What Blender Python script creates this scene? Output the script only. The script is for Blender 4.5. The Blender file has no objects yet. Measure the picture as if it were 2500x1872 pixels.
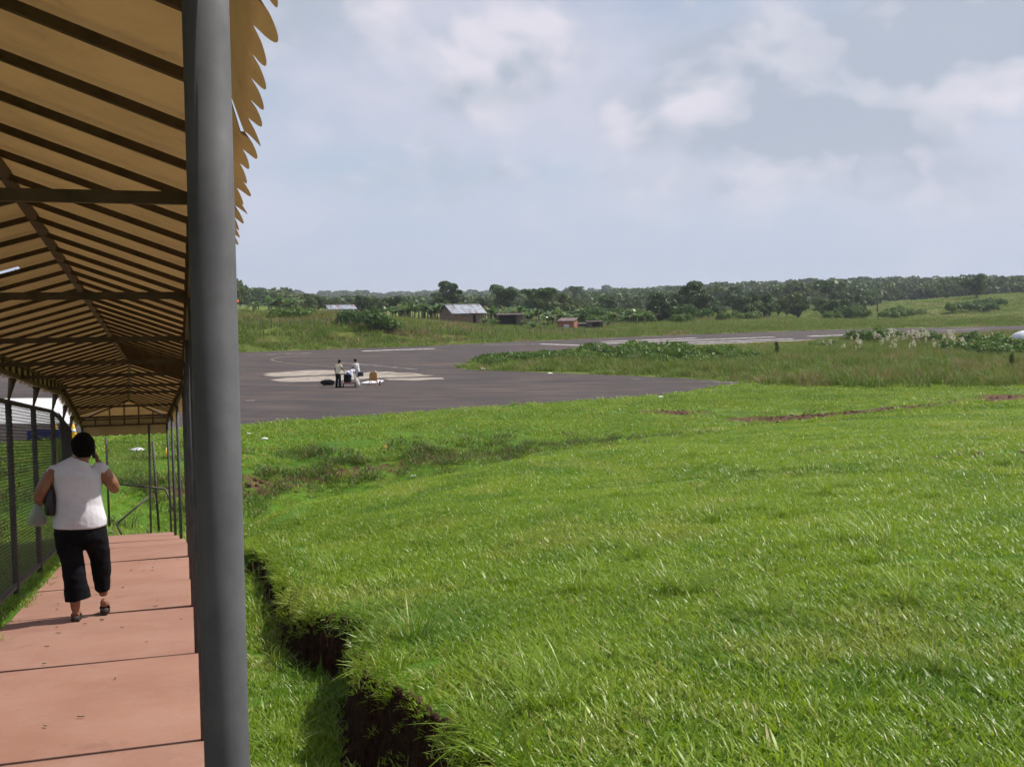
import bpy, bmesh, math, random
import numpy as np
from mathutils import Vector, Matrix
from mathutils.geometry import tessellate_polygon
R = math.radians
rng = np.random.default_rng(7)
random.seed(7)
scene = bpy.context.scene
COL = scene.collection

# ------------------------------------------------------------------ camera
IW, IH, FPX = 2500.0, 1872.0, 2600.0
CZ = 5.3                                   # eye height above the apron, metres
PITCH, ROLL = math.atan((936 - 733) / FPX), R(0.4)
fwd = np.array([0, math.cos(PITCH), -math.sin(PITCH)])
_u0 = np.array([0, math.sin(PITCH), math.cos(PITCH)]); _r0 = np.array([1.0, 0, 0])
rgt = _r0 * math.cos(ROLL) - _u0 * math.sin(ROLL)
upv = _r0 * math.sin(ROLL) + _u0 * math.cos(ROLL)
cam_d = bpy.data.cameras.new('camera'); cam = bpy.data.objects.new('camera', cam_d); COL.objects.link(cam)
cam_d.sensor_fit = 'HORIZONTAL'; cam_d.sensor_width = 36.0; cam_d.lens = 36.0 * FPX / IW
cam_d.clip_start = 0.05; cam_d.clip_end = 20000
cam.matrix_world = Matrix(((rgt[0], upv[0], -fwd[0], 0), (rgt[1], upv[1], -fwd[1], 0), (rgt[2], upv[2], -fwd[2], CZ), (0, 0, 0, 1)))
scene.camera = cam

# ------------------------------------------------------------------ light
WALK_YAW = R(-17.48)
DW = np.array([math.sin(WALK_YAW), math.cos(WALK_YAW)])      # along the walkway
NR = np.array([DW[1], -DW[0]])                               # to the right of the walkway
SUN_EL = R(52)
sun_dir = np.array([NR[0] * math.cos(SUN_EL), NR[1] * math.cos(SUN_EL), math.sin(SUN_EL)])
sd = bpy.data.lights.new('sun', 'SUN'); sun = bpy.data.objects.new('sun', sd); COL.objects.link(sun)
sd.energy = 5.0; sd.angle = R(0.6); sd.color = (1.0, 0.945, 0.86)
sun.rotation_euler = Vector(sun_dir).to_track_quat('Z', 'Y').to_euler()
sun.location = (30, 10, 60)

world = bpy.data.worlds.new('World'); scene.world = world; world.use_nodes = True
scene.render.engine = 'CYCLES'
scene.cycles.use_denoising = True; scene.cycles.use_light_tree = False; scene.cycles.adaptive_threshold = .02; scene.cycles.adaptive_min_samples = 12
scene.cycles.max_bounces = 4; scene.cycles.diffuse_bounces = 2; scene.cycles.glossy_bounces = 2
scene.cycles.transmission_bounces = 4; scene.cycles.transparent_max_bounces = 4; scene.cycles.volume_bounces = 0
scene.cycles.caustics_reflective = False; scene.cycles.caustics_refractive = False
scene.view_settings.view_transform = 'Standard'; scene.view_settings.look = 'None'
scene.view_settings.exposure = 0.0; scene.view_settings.gamma = 1.0
scene.view_settings.use_curve_mapping = False


class NT:
    """small helper to write node trees"""
    def __init__(s, tree): s.t = tree; s.n = tree.nodes; s.l = tree.links
    def add(s, kind, **kw):
        nd = s.n.new(kind)
        for k, v in kw.items():
            if k.startswith('i_'):
                key = k[2:]; key = int(key) if key.isdigit() else key
                s.set(nd.inputs[key], v)
            else: setattr(nd, k, v)
        return nd
    def set(s, sock, v):
        if isinstance(v, bpy.types.NodeSocket): s.l.new(v, sock)
        elif hasattr(sock, 'default_value'):
            sock.default_value = v
    def math(s, op, a, b=0.0, c=None, clamp=False):
        nd = s.n.new('ShaderNodeMath'); nd.operation = op; nd.use_clamp = clamp
        s.set(nd.inputs[0], a); s.set(nd.inputs[1], b)
        if c is not None: s.set(nd.inputs[2], c)
        return nd.outputs[0]
    def vmath(s, op, a, b=None):
        nd = s.n.new('ShaderNodeVectorMath'); nd.operation = op; s.set(nd.inputs[0], a)
        if b is not None: s.set(nd.inputs[1], b)
        return nd.outputs['Value'] if op in ('LENGTH', 'DOT_PRODUCT', 'DISTANCE') else nd.outputs[0]
    def mix(s, f, a, b, blend='MIX'):
        nd = s.n.new('ShaderNodeMix'); nd.data_type = 'RGBA'; nd.blend_type = blend
        s.set(nd.inputs[0], f); s.set(nd.inputs[6], a); s.set(nd.inputs[7], b)
        return nd.outputs[2]
    def noise(s, vec, scale, detail=4, rough=0.55, dist=0.0):
        nd = s.add('ShaderNodeTexNoise', i_Scale=scale, i_Detail=detail, i_Roughness=rough, i_Distortion=dist)
        if vec is not None: s.l.new(vec, nd.inputs['Vector'])
        return nd.outputs['Fac']
    def ramp(s, v, lo, hi, a=0.0, b=1.0, smooth=True):
        nd = s.n.new('ShaderNodeMapRange'); nd.interpolation_type = 'SMOOTHSTEP' if smooth else 'LINEAR'
        s.set(nd.inputs[0], v); s.set(nd.inputs[1], lo); s.set(nd.inputs[2], hi); s.set(nd.inputs[3], a); s.set(nd.inputs[4], b)
        return nd.outputs[0]


def c4(c): return (c[0], c[1], c[2], 1.0)


def build_sky():
    t = NT(world.node_tree); t.n.clear()
    out = t.add('ShaderNodeOutputWorld'); bg = t.add('ShaderNodeBackground'); t.l.new(bg.outputs[0], out.inputs[0])
    sky = t.add('ShaderNodeTexSky'); sky.sky_type = 'NISHITA'; sky.sun_disc = False
    sky.sun_elevation = SUN_EL; sky.sun_rotation = math.atan2(sun_dir[0], sun_dir[1])
    sky.altitude = 20; sky.air_density = 1.0; sky.dust_density = 3.5; sky.ozone_density = 1.2
    d = t.add('ShaderNodeTexCoord').outputs['Generated']
    sep = t.add('ShaderNodeSeparateXYZ'); t.l.new(d, sep.inputs[0])
    # cloud field: fluffy noise stretched sideways in the sky
    st = t.vmath('MULTIPLY', d, (1.0, 1.0, 1.45))
    warp = t.add('ShaderNodeTexNoise', i_Scale=3.0, i_Detail=3.0); t.l.new(st, warp.inputs['Vector'])
    wv = t.vmath('MULTIPLY', t.vmath('SUBTRACT', warp.outputs['Color'], (0.5, 0.5, 0.5)), (0.10, 0.10, 0.10))
    p0 = t.vmath('ADD', st, wv)
    p1 = t.vmath('ADD', p0, (0.035, 0.012, 0.06))
    # the larger heaps: seen direction (as image column, row), half width, half height, weight, greyness
    heaps = [(760, 40, 340, 140, .15, 0), (1300, 120, 190, 100, .19, 0), (1205, 235, 150, 45, .12, .8), (1690, 170, 140, 90, .20, 0), (1860, 190, 160, 100, .17, 0),
             (1530, 270, 120, 70, .17, 0), (1930, 330, 360, 50, .20, 1.0), (2080, 240, 250, 130, .13, .6), (2340, 45, 420, 130, .22, .9), (2360, 195, 340, 70, .13, -.2),
             (2150, 430, 280, 70, .10, .5), (1700, 445, 450, 70, .09, 0), (1080, 440, 180, 55, .10, 0), (840, 455, 80, 32, .10, 0), (1240, 425, 60, 40, .08, 0), (1150, 520, 340, 45, .07, .4), (2460, 465, 140, 80, .10, .5)]
    bias = dark = None
    for px, py, rx, ry, w, g in heaps:
        c = fwd + rgt * ((px - IW / 2) / FPX) - upv * ((py - IH / 2) / FPX); c = c / np.linalg.norm(c)
        q = t.vmath('LENGTH', t.vmath('MULTIPLY', t.vmath('SUBTRACT', d, tuple(c)), (FPX / rx * .8, 2.0, FPX / ry * .8)))
        k = t.ramp(q, 0.0, 1.25, 1.0, 0.0); b_ = t.math('MULTIPLY', k, w)
        bias = b_ if bias is None else t.math('ADD', bias, b_)
        if g:
            g_ = t.math('MULTIPLY', k, g); dark = g_ if dark is None else t.math('ADD', dark, g_)
    def field(p, det):
        b1 = t.math('ABSOLUTE', t.math('MULTIPLY_ADD', t.noise(p, 11.0, 0, .5), 2.0, -1.0)); b2 = t.math('ABSOLUTE', t.math('MULTIPLY_ADD', t.noise(p, 24.0, 0, .5), 2.0, -1.0))
        puff = t.math('ADD', b1, t.math('MULTIPLY', b2, .5))
        return t.math('ADD', t.math('MULTIPLY_ADD', puff, .13, .13), t.math('ADD', t.math('MULTIPLY', t.noise(p, 7.5, det, 0.60), .62), t.math('MULTIPLY', bias, 1.25)))
    f0 = field(p0, 6); f1 = field(p1, 3)
    cover = t.ramp(f0, 0.47, 0.69)
    # lit tops, grey undersides: compare with the field higher up
    lit = t.math('SUBTRACT', t.ramp(t.math('SUBTRACT', f0, f1), -0.12, 0.11), t.math('MULTIPLY', dark, .75), clamp=True)
    shade = t.mix(lit, c4((3.9, 4.4, 5.25)), c4((6.6, 6.4, 7.1)))
    veil = t.ramp(t.noise(t.vmath('MULTIPLY', st, (1, 1, 1.6)), 3.1, 5, 0.6), 0.32, 0.62)
    haze = t.ramp(sep.outputs[2], 0.0, 0.38, 1.0, 0.30)
    base = t.mix(t.math('MULTIPLY', haze, 0.9), sky.outputs[0], c4((4.75, 5.55, 6.95)))
    base = t.mix(t.math('MULTIPLY', veil, t.ramp(sep.outputs[2], .02, .14, .35, .80)), base, c4((5.55, 5.6, 6.6)))
    base = t.mix(t.ramp(sep.outputs[2], 0.0, 0.10, .7, 0.0), base, c4((4.35, 4.95, 6.1)))
    colr = t.mix(t.math('MULTIPLY', cover, t.ramp(sep.outputs[2], 0.02, 0.15, 0.18, 0.88)), base, shade)
    t.l.new(colr, bg.inputs[0]); bg.inputs[1].default_value = 0.118


build_sky()
world.cycles.sampling_method = 'MANUAL'; world.cycles.sample_map_resolution = 384

# ------------------------------------------------------------------ pixels <-> world (used to survey the site)


def ray(px, py): return fwd + rgt * ((px - IW / 2) / FPX) - upv * ((py - IH / 2) / FPX)


def at_z(px, py, z=0.0):
    d = ray(px, py); t = (z - CZ) / d[2]; return np.array([0, 0, CZ]) + d * t


def at_d(px, py, dist):
    d = ray(px, py); return np.array([0, 0, CZ]) + d * (dist / d[1])


def az_of(px):
    d = ray(px, 733.0); return math.atan2(d[0], d[1])


def sstep(a, b, x):
    t = np.clip((x - a) / (b - a), 0, 1); return t * t * (3 - 2 * t)


def vnoise(x, y, seed=0):
    """smooth value noise"""
    x = np.asarray(x, float); y = np.asarray(y, float)
    xi = np.floor(x).astype(np.int64); yi = np.floor(y).astype(np.int64); fx = x - xi; fy = y - yi
    fx = fx * fx * (3 - 2 * fx); fy = fy * fy * (3 - 2 * fy)
    def h(i, j):
        n = (i * 374761393 + j * 668265263 + seed * 1442695041) & 0x7fffffff
        n = ((n ^ (n >> 13)) * 1274126177) & 0x7fffffff
        return ((n ^ (n >> 16)) & 0xffff) / 65535.0
    return (h(xi, yi) * (1 - fx) + h(xi + 1, yi) * fx) * (1 - fy) + (h(xi, yi + 1) * (1 - fx) + h(xi + 1, yi + 1) * fx) * fy


def fbm(x, y, seed=0, octv=4):
    s = 0; a = 0.5
    for k in range(octv):
        s = s + a * vnoise(x * 2 ** k, y * 2 ** k, seed + k * 17); a *= 0.5
    return s / 0.9375


# ------------------------------------------------------------------ walkway frame
VC = -0.64            # centre line offset from the camera's foot line
BEND_U = 16.0


def walk_h(u):
    u = np.asarray(u, float)
    return 3.78 - 0.1228 * np.minimum(u, BEND_U) - 0.18 * np.clip(u - BEND_U, 0, 8.5)


def bend(u): return -0.047 * np.clip(np.asarray(u, float) - BEND_U, 0, 12)


def uv_of(x, y):
    u = x * DW[0] + y * DW[1]; v = x * NR[0] + y * NR[1]
    return u, v - bend(u)


def W3(u, v, h=0.0):
    """world point at u along, v to the right, h above the walkway surface"""
    vv = v + float(bend(u)); p = DW * u + NR * vv
    return np.array([p[0], p[1], float(walk_h(u)) + h])


def walk_hit(px, py):
    """where the line of sight through a pixel meets the walkway"""
    d = ray(px, py); lo, hi = 0.5, 40.0
    for _ in range(60):
        m = (lo + hi) / 2; p = d * m; u = p[0] * DW[0] + p[1] * DW[1]
        if CZ + p[2] > walk_h(u): lo = m
        else: hi = m
    p = d * lo; return np.array([p[0], p[1], CZ + p[2]])


# lip of the grass terrace beside the drain: (u, v)
_lip_px = [(1150, 1872), (1100, 1800), (1010, 1730), (900, 1665), (868, 1600), (878, 1525), (770, 1505), (705, 1470), (668, 1390), (640, 1350)]


def lip_delta(u): return 0.05 + 0.21 * (1 - sstep(3.0, 13.0, u))


_lu, _lv = [], []
for _px, _py in _lip_px:
    _d = ray(_px, _py); _lo, _hi = 0.5, 40.0
    for _ in range(50):
        _m = (_lo + _hi) / 2; _p = _d * _m; _uu = _p[0] * DW[0] + _p[1] * DW[1]
        if CZ + _p[2] > walk_h(_uu) + lip_delta(_uu): _lo = _m
        else: _hi = _m
    _p = _d * _lo; _lu.append(_p[0] * DW[0] + _p[1] * DW[1]); _lv.append(_p[0] * NR[0] + _p[1] * NR[1])
_o = np.argsort(_lu); LIP_U = np.concatenate([[-6.0, 1.5], np.array(_lu)[_o], [14.5]]); LIP_V = np.concatenate([[1.05, 1.0], np.array(_lv)[_o], [0.25]])


def lip_v(u):
    u = np.asarray(u, float)
    return np.interp(u, LIP_U, LIP_V) + 0.10 * (fbm(u * 2.0, u * 0 + 3.1, 5) - 0.5) + 0.07 * (fbm(u * 7.0, u * 0 + 1.7, 9) - 0.5)


# ------------------------------------------------------------------ terrain survey points: pixel column, distance, height over the apron
SURVEY = []
def sv(px, *dh):
    a = az_of(px)
    for d, h in dh: SURVEY.append((a, d, h))


sv(2500, (3.5, 3.75), (8, 3.45), (20, 2.75), (32, 2.0), (45, 1.32), (50, .75), (56, .35), (70, .1), (85, .05), (110, 0), (150, 0), (192, 0), (202, .3), (230, 1.2), (300, 2.2), (400, 6.4), (470, 5.0), (900, 9.0), (1300, 12), (2500, 12))
sv(2300, (380, 4.6), (900, 8.6))
sv(2160, (300, .8), (350, 2.2), (420, 2.5))
sv(1850, (3.5, 3.75), (8, 3.3), (16, 2.65), (26, 1.85), (34, 1.3), (38, .8), (42, .35), (48, .3), (60, .1), (67, .02), (90, 0), (120, 0), (165, 0), (178, .3), (195, .8), (240, 1.0), (330, 1.2), (600, 3), (900, 7.0), (1300, 8))
sv(1250, (3.5, 3.75), (8, 3.15), (14, 2.55), (20, 1.98), (25, 1.48), (28, .5), (32, .0), (36.1, -.2), (37.2, .24), (43, .22), (50, .1), (56, .02), (80, 0), (110, 0), (136, 0), (142, .2), (158, .6), (175, .8), (260, 1.0), (500, 1), (900, 2.5), (1500, 3))
sv(1500, (14, 2.65), (21, 2.0), (28, 1.42), (31, .6), (35, .35), (39, .3))
sv(1550, (155, .1), (175, .4), (200, .5), (300, .8))
sv(1000, (8, 3.1), (14, 2.45), (19, 1.85), (23, 1.38), (26, .3), (30, -.2), (34.9, -.62), (36, .25), (43, .2), (113, 0), (122, 0), (129, .3), (140, 1.5), (152, 2.3), (172, 1.9), (260, 1.6), (900, 1))
sv(1140, (140, .3), (155, 1.3), (172, 1.4))
sv(800, (4, 3.55), (8, 3.05), (13, 2.4), (17, 1.9), (21, 1.47), (24, .3), (28, -.4), (34.1, -.9), (35.2, .17), (40, .2), (45, .12), (49, .02), (70, 0), (100, 0), (115, 0), (121, .4), (132, 1.8), (143, 3.5), (160, 3.2), (250, 2.4), (900, 1), (2500, 3))
sv(590, (8, 2.95), (13, 2.3), (16, 1.98), (19, 1.63), (22, .6), (26, -.5), (32.7, -1.0), (33.8, .13), (38, .25), (43, .12), (46.5, .02), (60, 0), (80, 0), (108, 0), (118, .5), (128, 1.9), (138, 3.4), (150, 3.4), (200, 3.4), (450, 4), (1000, 4))
sv(400, (14, 2.05), (18, 1.5), (22, .7), (24.5, 0), (27, -.6), (32.3, -.95), (33.4, .1), (37, .25), (42, .1), (46, .0), (80, 0), (105, 0))
sv(200, (5, 3.1), (10, 2.4), (16, 1.5), (22, .6), (26, 0), (30, 0), (35, .3), (42, .05), (60, 0))
sv(0, (5, 3.1), (10, 2.3), (14, 1.7), (20, .8), (26, .3), (35, .15), (41, .02), (70, 0), (100, 0), (125, 2), (200, 5))
sv(-800, (5, 3.2), (10, 2.3), (20, 1), (32, .2), (45, 0), (80, 0), (110, 1), (300, 5))
for a_ in (1.6, 2.4, -1.2, -2.0, -2.8, 3.1): SURVEY += [(a_, 3, 3.9), (a_, 10, 4.1), (a_, 40, 4.0), (a_, 200, 5), (a_, 900, 7)]
sv(3600, (5, 3.8), (15, 3.2), (40, 2), (70, .6), (110, .1), (200, 0), (300, 2), (900, 10))
for a_ in np.linspace(-math.pi, math.pi, 10): SURVEY += [(a_, 0.8, 3.9), (a_, 5000, 6)]
_S = np.array(SURVEY); _SP = np.stack([_S[:, 0] * 3.0, np.log(_S[:, 1])], 1)


def _tps(r2): return np.where(r2 > 1e-12, 0.5 * r2 * np.log(np.maximum(r2, 1e-12)), 0)


_n = len(_SP); _K = _tps(((_SP[:, None] - _SP[None]) ** 2).sum(-1)) + np.eye(_n) * 2e-3
_A = np.zeros((_n + 3, _n + 3)); _A[:_n, :_n] = _K; _A[:_n, _n] = 1; _A[:_n, _n + 1:] = _SP; _A[_n, :_n] = 1; _A[_n + 1:, :_n] = _SP.T
_wt = np.linalg.solve(_A, np.concatenate([_S[:, 2], [0, 0, 0]]))


def base_h(x, y):
    a = np.arctan2(x, y) * 3.0; l = np.log(np.maximum(np.hypot(x, y), 0.4)); out = np.empty(a.shape); f = out.ravel(); aa = a.ravel(); ll = l.ravel()
    for i in range(0, len(aa), 20000):
        r2 = (aa[i:i + 20000, None] - _SP[None, :, 0]) ** 2 + (ll[i:i + 20000, None] - _SP[None, :, 1]) ** 2
        f[i:i + 20000] = _tps(r2) @ _wt[:_n] + _wt[_n] + _wt[_n + 1] * aa[i:i + 20000] + _wt[_n + 2] * ll[i:i + 20000]
    return f.reshape(a.shape)


# asphalt outline in plan (apron, taxiway and runway), counted round
ASPH_PX_NEAR = [(-900, 1130), (-300, 1100), (0, 1082), (248, 1061), (375, 1051), (590, 1034.5), (800, 1021), (997, 1007), (1206, 993), (1424, 978), (1644, 961), (1750, 943), (1825, 934), (1750, 929), (1644, 922), (1508, 916), (1373, 911), (1237, 906), (1150, 903), (1117, 898), (1135, 888), (1203, 870), (1339, 861), (1508, 850), (1678, 844), (2025, 834), (2500, 813)]
ASPH = [at_z(*p)[:2] for p in ASPH_PX_NEAR]
ASPH += [np.array([260.0, 290.0]), np.array([250.0, 318.0])]
ASPH += [at_z(*p)[:2] for p in [(2500, 795), (2000, 806), (1700, 816), (1400, 828), (1000, 846), (590, 860), (200, 876)]]
ASPH += [np.array([-80.0, 85.0]), np.array([-110.0, 55.0])]
ASPH = np.array(ASPH)


def inside(poly, x, y):
    c = np.zeros(np.shape(x), bool); n = len(poly)
    for i in range(n):
        x0, y0 = poly[i]; x1, y1 = poly[(i + 1) % n]
        k = (y0 > y) != (y1 > y)
        with np.errstate(divide='ignore', invalid='ignore'):
            c ^= k & (x < (x1 - x0) * (y - y0) / (y1 - y0 + 1e-12) + x0)
    return c


def dist_poly(poly, x, y):
    best = np.full(np.shape(x), 1e9); n = len(poly)
    for i in range(n):
        a = poly[i]; b = poly[(i + 1) % n]; ab = b - a
        t = np.clip(((x - a[0]) * ab[0] + (y - a[1]) * ab[1]) / (ab @ ab + 1e-9), 0, 1)
        best = np.minimum(best, np.hypot(x - a[0] - t * ab[0], y - a[1] - t * ab[1]))
    return best


def ground_h(x, y, carve=True):
    x = np.asarray(x, float); y = np.asarray(y, float)
    h = base_h(x, y); d = np.hypot(x, y)
    h = h + (fbm(x * .55, y * .55, 21) - .5) * .10 * sstep(2, 9, d) + (fbm(x * .13, y * .13, 3) - .5) * .35 * sstep(112, 150, d)
    h = h + (fbm(x * 2.1, y * 2.1, 31) - .5) * .05
    u, v = uv_of(x, y); w = walk_h(u)
    along = (1 - sstep(21.0, 26.0, u)) * sstep(-9, -5, u)
    # terrace, drain and bank beside the walkway
    lip = lip_v(u); lawn = w + lip_delta(u) + 0.02
    lawn = lawn + (h - lawn) * sstep(0.0, 3.2, v - lip)
    floor = w - 0.17 - 0.05 * sstep(0.2, 0.8, v) + 0.05 * (fbm(x * 5, y * 5, 44) - .5)
    t = sstep(-0.06, 0.03, v - lip)
    drain = floor + (lawn - floor) * t
    plain = (w - .12) + (h - (w - .12)) * sstep(.15, 2.2, v)
    k = sstep(13.5, 15.0, u)
    rightside = drain * (1 - k) + plain * k
    leftside = (w - .025) + (h - (w - .025)) * sstep(0.0, 2.6, -1.75 - v)
    mid = w - .12
    side = np.where(v > .16, rightside, np.where(v < -1.46, leftside, mid))
    reach = along * (1 - sstep(4.5, 7.5, np.abs(v + .7)))
    h = h + (side - h) * reach
    if carve:
        ins = inside(ASPH, x, y); far = d > 40; near_e = dist_poly(ASPH, np.where(far, x, 1e4), y)
        h = np.where(far & ~ins, h * sstep(-.3, np.where(d > 95, 11.0, 2.5), near_e), h)
        h = np.where(ins, -.035, np.where((d > 44) & (d < 190), np.maximum(h, -.03), h))
    return h


def gz(x, y): return float(ground_h(np.array([x]), np.array([y]))[0])


def ground_hit(px, py, d0=2.0, d1=3000.0):
    """first point where the line of sight meets the terrain"""
    dr = ray(px, py); ts = np.geomspace(d0, d1, 900); xs = dr[0] * ts; ys = dr[1] * ts; zs = CZ + dr[2] * ts
    g = ground_h(xs, ys); k = np.argmax(zs < g)
    if not (zs < g).any(): k = len(ts) - 1
    return np.array([xs[k], ys[k], g[k]])


# ------------------------------------------------------------------ mesh helpers


def mk_mesh(name, V, Fq=None, Ft=None, smooth=True, mat_idx=None):
    V = np.asarray(V, np.float32).reshape(-1, 3); me = bpy.data.meshes.new(name)
    loops = []; tot = []
    if Fq is not None and len(Fq): loops.append(np.asarray(Fq, np.int32).ravel()); tot.append(np.full(len(Fq), 4, np.int32))
    if Ft is not None and len(Ft): loops.append(np.asarray(Ft, np.int32).ravel()); tot.append(np.full(len(Ft), 3, np.int32))
    li = np.concatenate(loops); to = np.concatenate(tot)
    me.vertices.add(len(V)); me.vertices.foreach_set('co', V.ravel())
    me.loops.add(len(li)); me.loops.foreach_set('vertex_index', li)
    me.polygons.add(len(to)); st = np.zeros(len(to), np.int32); st[1:] = np.cumsum(to)[:-1]
    me.polygons.foreach_set('loop_start', st); me.polygons.foreach_set('loop_total', to)
    me.polygons.foreach_set('use_smooth', np.full(len(to), smooth))
    if mat_idx is not None: me.polygons.foreach_set('material_index', np.asarray(mat_idx, np.int32))
    me.update(calc_edges=True); return me


def tag(o, label=None, cat=None, group=None, kind=None):
    if label: o['label'] = label
    if cat: o['category'] = cat
    if group: o['group'] = group
    if kind: o['kind'] = kind
    return o


def link(name, me, mats=None, parent=None, loc=None):
    o = bpy.data.objects.new(name, me); COL.objects.link(o)
    if mats is not None:
        for m in (mats if isinstance(mats, (list, tuple)) else [mats]): me.materials.append(m)
    if parent is not None: o.parent = parent
    if loc is not None: o.location = loc
    return o


def empty(name, loc=(0, 0, 0), rz=0.0):
    o = bpy.data.objects.new(name, None); COL.objects.link(o); o.location = loc; o.rotation_euler = (0, 0, rz); o.empty_display_size = .2
    return o


def copy_tree(o, parent=None, loc=None, rz=None, scale=None):
    c = o.copy(); COL.objects.link(c)
    if parent is not None: c.parent = parent
    if loc is not None: c.location = loc
    if rz is not None: c.rotation_euler = (o.rotation_euler[0], o.rotation_euler[1], rz)
    if scale is not None: c.scale = scale if hasattr(scale, '__len__') else (scale,) * 3
    for ch in list(o.children): copy_tree(ch, c)
    return c


class MB:
    """collects quads and triangles for one mesh"""
    def __init__(s): s.v = []; s.q = []; s.t = []; s.n = 0
    def add(s, V, q=(), t=()):
        V = np.asarray(V, float).reshape(-1, 3); s.v.append(V)
        s.q += [tuple(i + s.n for i in f) for f in q]; s.t += [tuple(i + s.n for i in f) for f in t]; s.n += len(V); return s
    def box(s, lo, hi):
        x0, y0, z0 = lo; x1, y1, z1 = hi
        return s.add([(x0, y0, z0), (x1, y0, z0), (x1, y1, z0), (x0, y1, z0), (x0, y0, z1), (x1, y0, z1), (x1, y1, z1), (x0, y1, z1)],
                     [(0, 3, 2, 1), (4, 5, 6, 7), (0, 1, 5, 4), (1, 2, 6, 5), (2, 3, 7, 6), (3, 0, 4, 7)])
    def bar(s, p, q, w, h=None, side=None):
        """rectangular bar from p to q"""
        p = np.asarray(p, float); q = np.asarray(q, float); h = h or w; d = (q - p) / np.linalg.norm(q - p)
        a = np.cross(d, [0, 0, 1.0]) if side is None else np.asarray(side, float)
        if np.linalg.norm(a) < 1e-4: a = np.array([1.0, 0, 0])
        a = a / np.linalg.norm(a); b = np.cross(a, d); a = a * w / 2; b = b * h / 2
        return s.add([p - a - b, p + a - b, p + a + b, p - a + b, q - a - b, q + a - b, q + a + b, q - a + b],
                     [(0, 3, 2, 1), (4, 5, 6, 7), (0, 1, 5, 4), (1, 2, 6, 5), (2, 3, 7, 6), (3, 0, 4, 7)])
    def tube(s, pts, rad, n=8, flat=None, closed_ends=True):
        """swept round section through points; rad scalar or list; flat = (axis, factor) list"""
        pts = [np.asarray(p, float) for p in pts]; m = len(pts); rad = [rad] * m if np.isscalar(rad) else rad
        ref = None; V = []
        for i in range(m):
            d = pts[min(i + 1, m - 1)] - pts[max(i - 1, 0)]; d = d / (np.linalg.norm(d) + 1e-9)
            if ref is None:
                ref = np.array([1.0, 0, 0]) if abs(d[0]) < .8 else np.array([0, 1.0, 0])
            a = ref - d * (ref @ d); a /= np.linalg.norm(a); b = np.cross(d, a); ref = a
            r = rad[i]; ra, rb = (r if hasattr(r, '__len__') else (r, r))
            for k in range(n):
                an = 2 * math.pi * k / n; V.append(pts[i] + a * ra * math.cos(an) + b * rb * math.sin(an))
        Q = [(i * n + k, i * n + (k + 1) % n, (i + 1) * n + (k + 1) % n, (i + 1) * n + k) for i in range(m - 1) for k in range(n)]
        T = []
        if closed_ends:
            V += [pts[0], pts[-1]]; c0 = m * n
            T = [(c0, (k + 1) % n, k) for k in range(n)] + [(c0 + 1, (m - 1) * n + k, (m - 1) * n + (k + 1) % n) for k in range(n)]
        return s.add(V, Q, T)
    def rings(s, rings, cap=True):
        """loft through lists of points"""
        n = len(rings[0]); m = len(rings); V = [p for r in rings for p in r]
        Q = [(i * n + k, i * n + (k + 1) % n, (i + 1) * n + (k + 1) % n, (i + 1) * n + k) for i in range(m - 1) for k in range(n)]
        T = []
        if cap:
            V += [np.mean(rings[0], 0), np.mean(rings[-1], 0)]; c0 = m * n
            T = [(c0, (k + 1) % n, k) for k in range(n)] + [(c0 + 1, (m - 1) * n + k, (m - 1) * n + (k + 1) % n) for k in range(n)]
        return s.add(V, Q, T)
    def mesh(s, name, smooth=False): return mk_mesh(name, np.concatenate(s.v), s.q, s.t, smooth)
    def build(s, name, mat, parent=None, smooth=False, loc=None): return link(name, s.mesh(name, smooth), mat, parent, loc)


# ------------------------------------------------------------------ materials


def new_mat(name):
    m = bpy.data.materials.new(name); m.use_nodes = True; t = NT(m.node_tree); t.n.clear()
    out = t.add('ShaderNodeOutputMaterial'); b = t.add('ShaderNodeBsdfPrincipled'); t.l.new(b.outputs[0], out.inputs[0])
    return m, t, b, out


def mat_plain(name, ca, cb, scale=6.0, rough=.7, bump=.0, bscale=None, spec=.3, metal=0.0, coords='Object', streak=None, contrast=(.35, .65), ccol=None):
    """two-tone procedural surface with optional streaks and bump"""
    m, t, b, out = new_mat(name)
    co = t.add('ShaderNodeTexCoord').outputs[coords]
    vec = co if streak is None else t.vmath('MULTIPLY', co, streak)
    f = t.ramp(t.noise(vec, scale, 6, .6), *contrast)
    col = t.mix(f, c4(ca), c4(cb))
    if ccol is not None:
        g = t.ramp(t.noise(co, scale * .37, 5, .65, .6), ccol[1], ccol[1] + .12); col = t.mix(g, col, c4(ccol[0]))
    t.l.new(col, b.inputs['Base Color']); t.set(b.inputs['Roughness'], rough); t.set(b.inputs['Specular IOR Level'], spec); t.set(b.inputs['Metallic'], metal)
    if bump:
        bp = t.add('ShaderNodeBump', i_Strength=bump, i_Distance=.02); t.l.new(t.noise(vec, bscale or scale * 4, 5, .65), bp.inputs['Height']); t.l.new(bp.outputs[0], b.inputs['Normal'])
    return m


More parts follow.
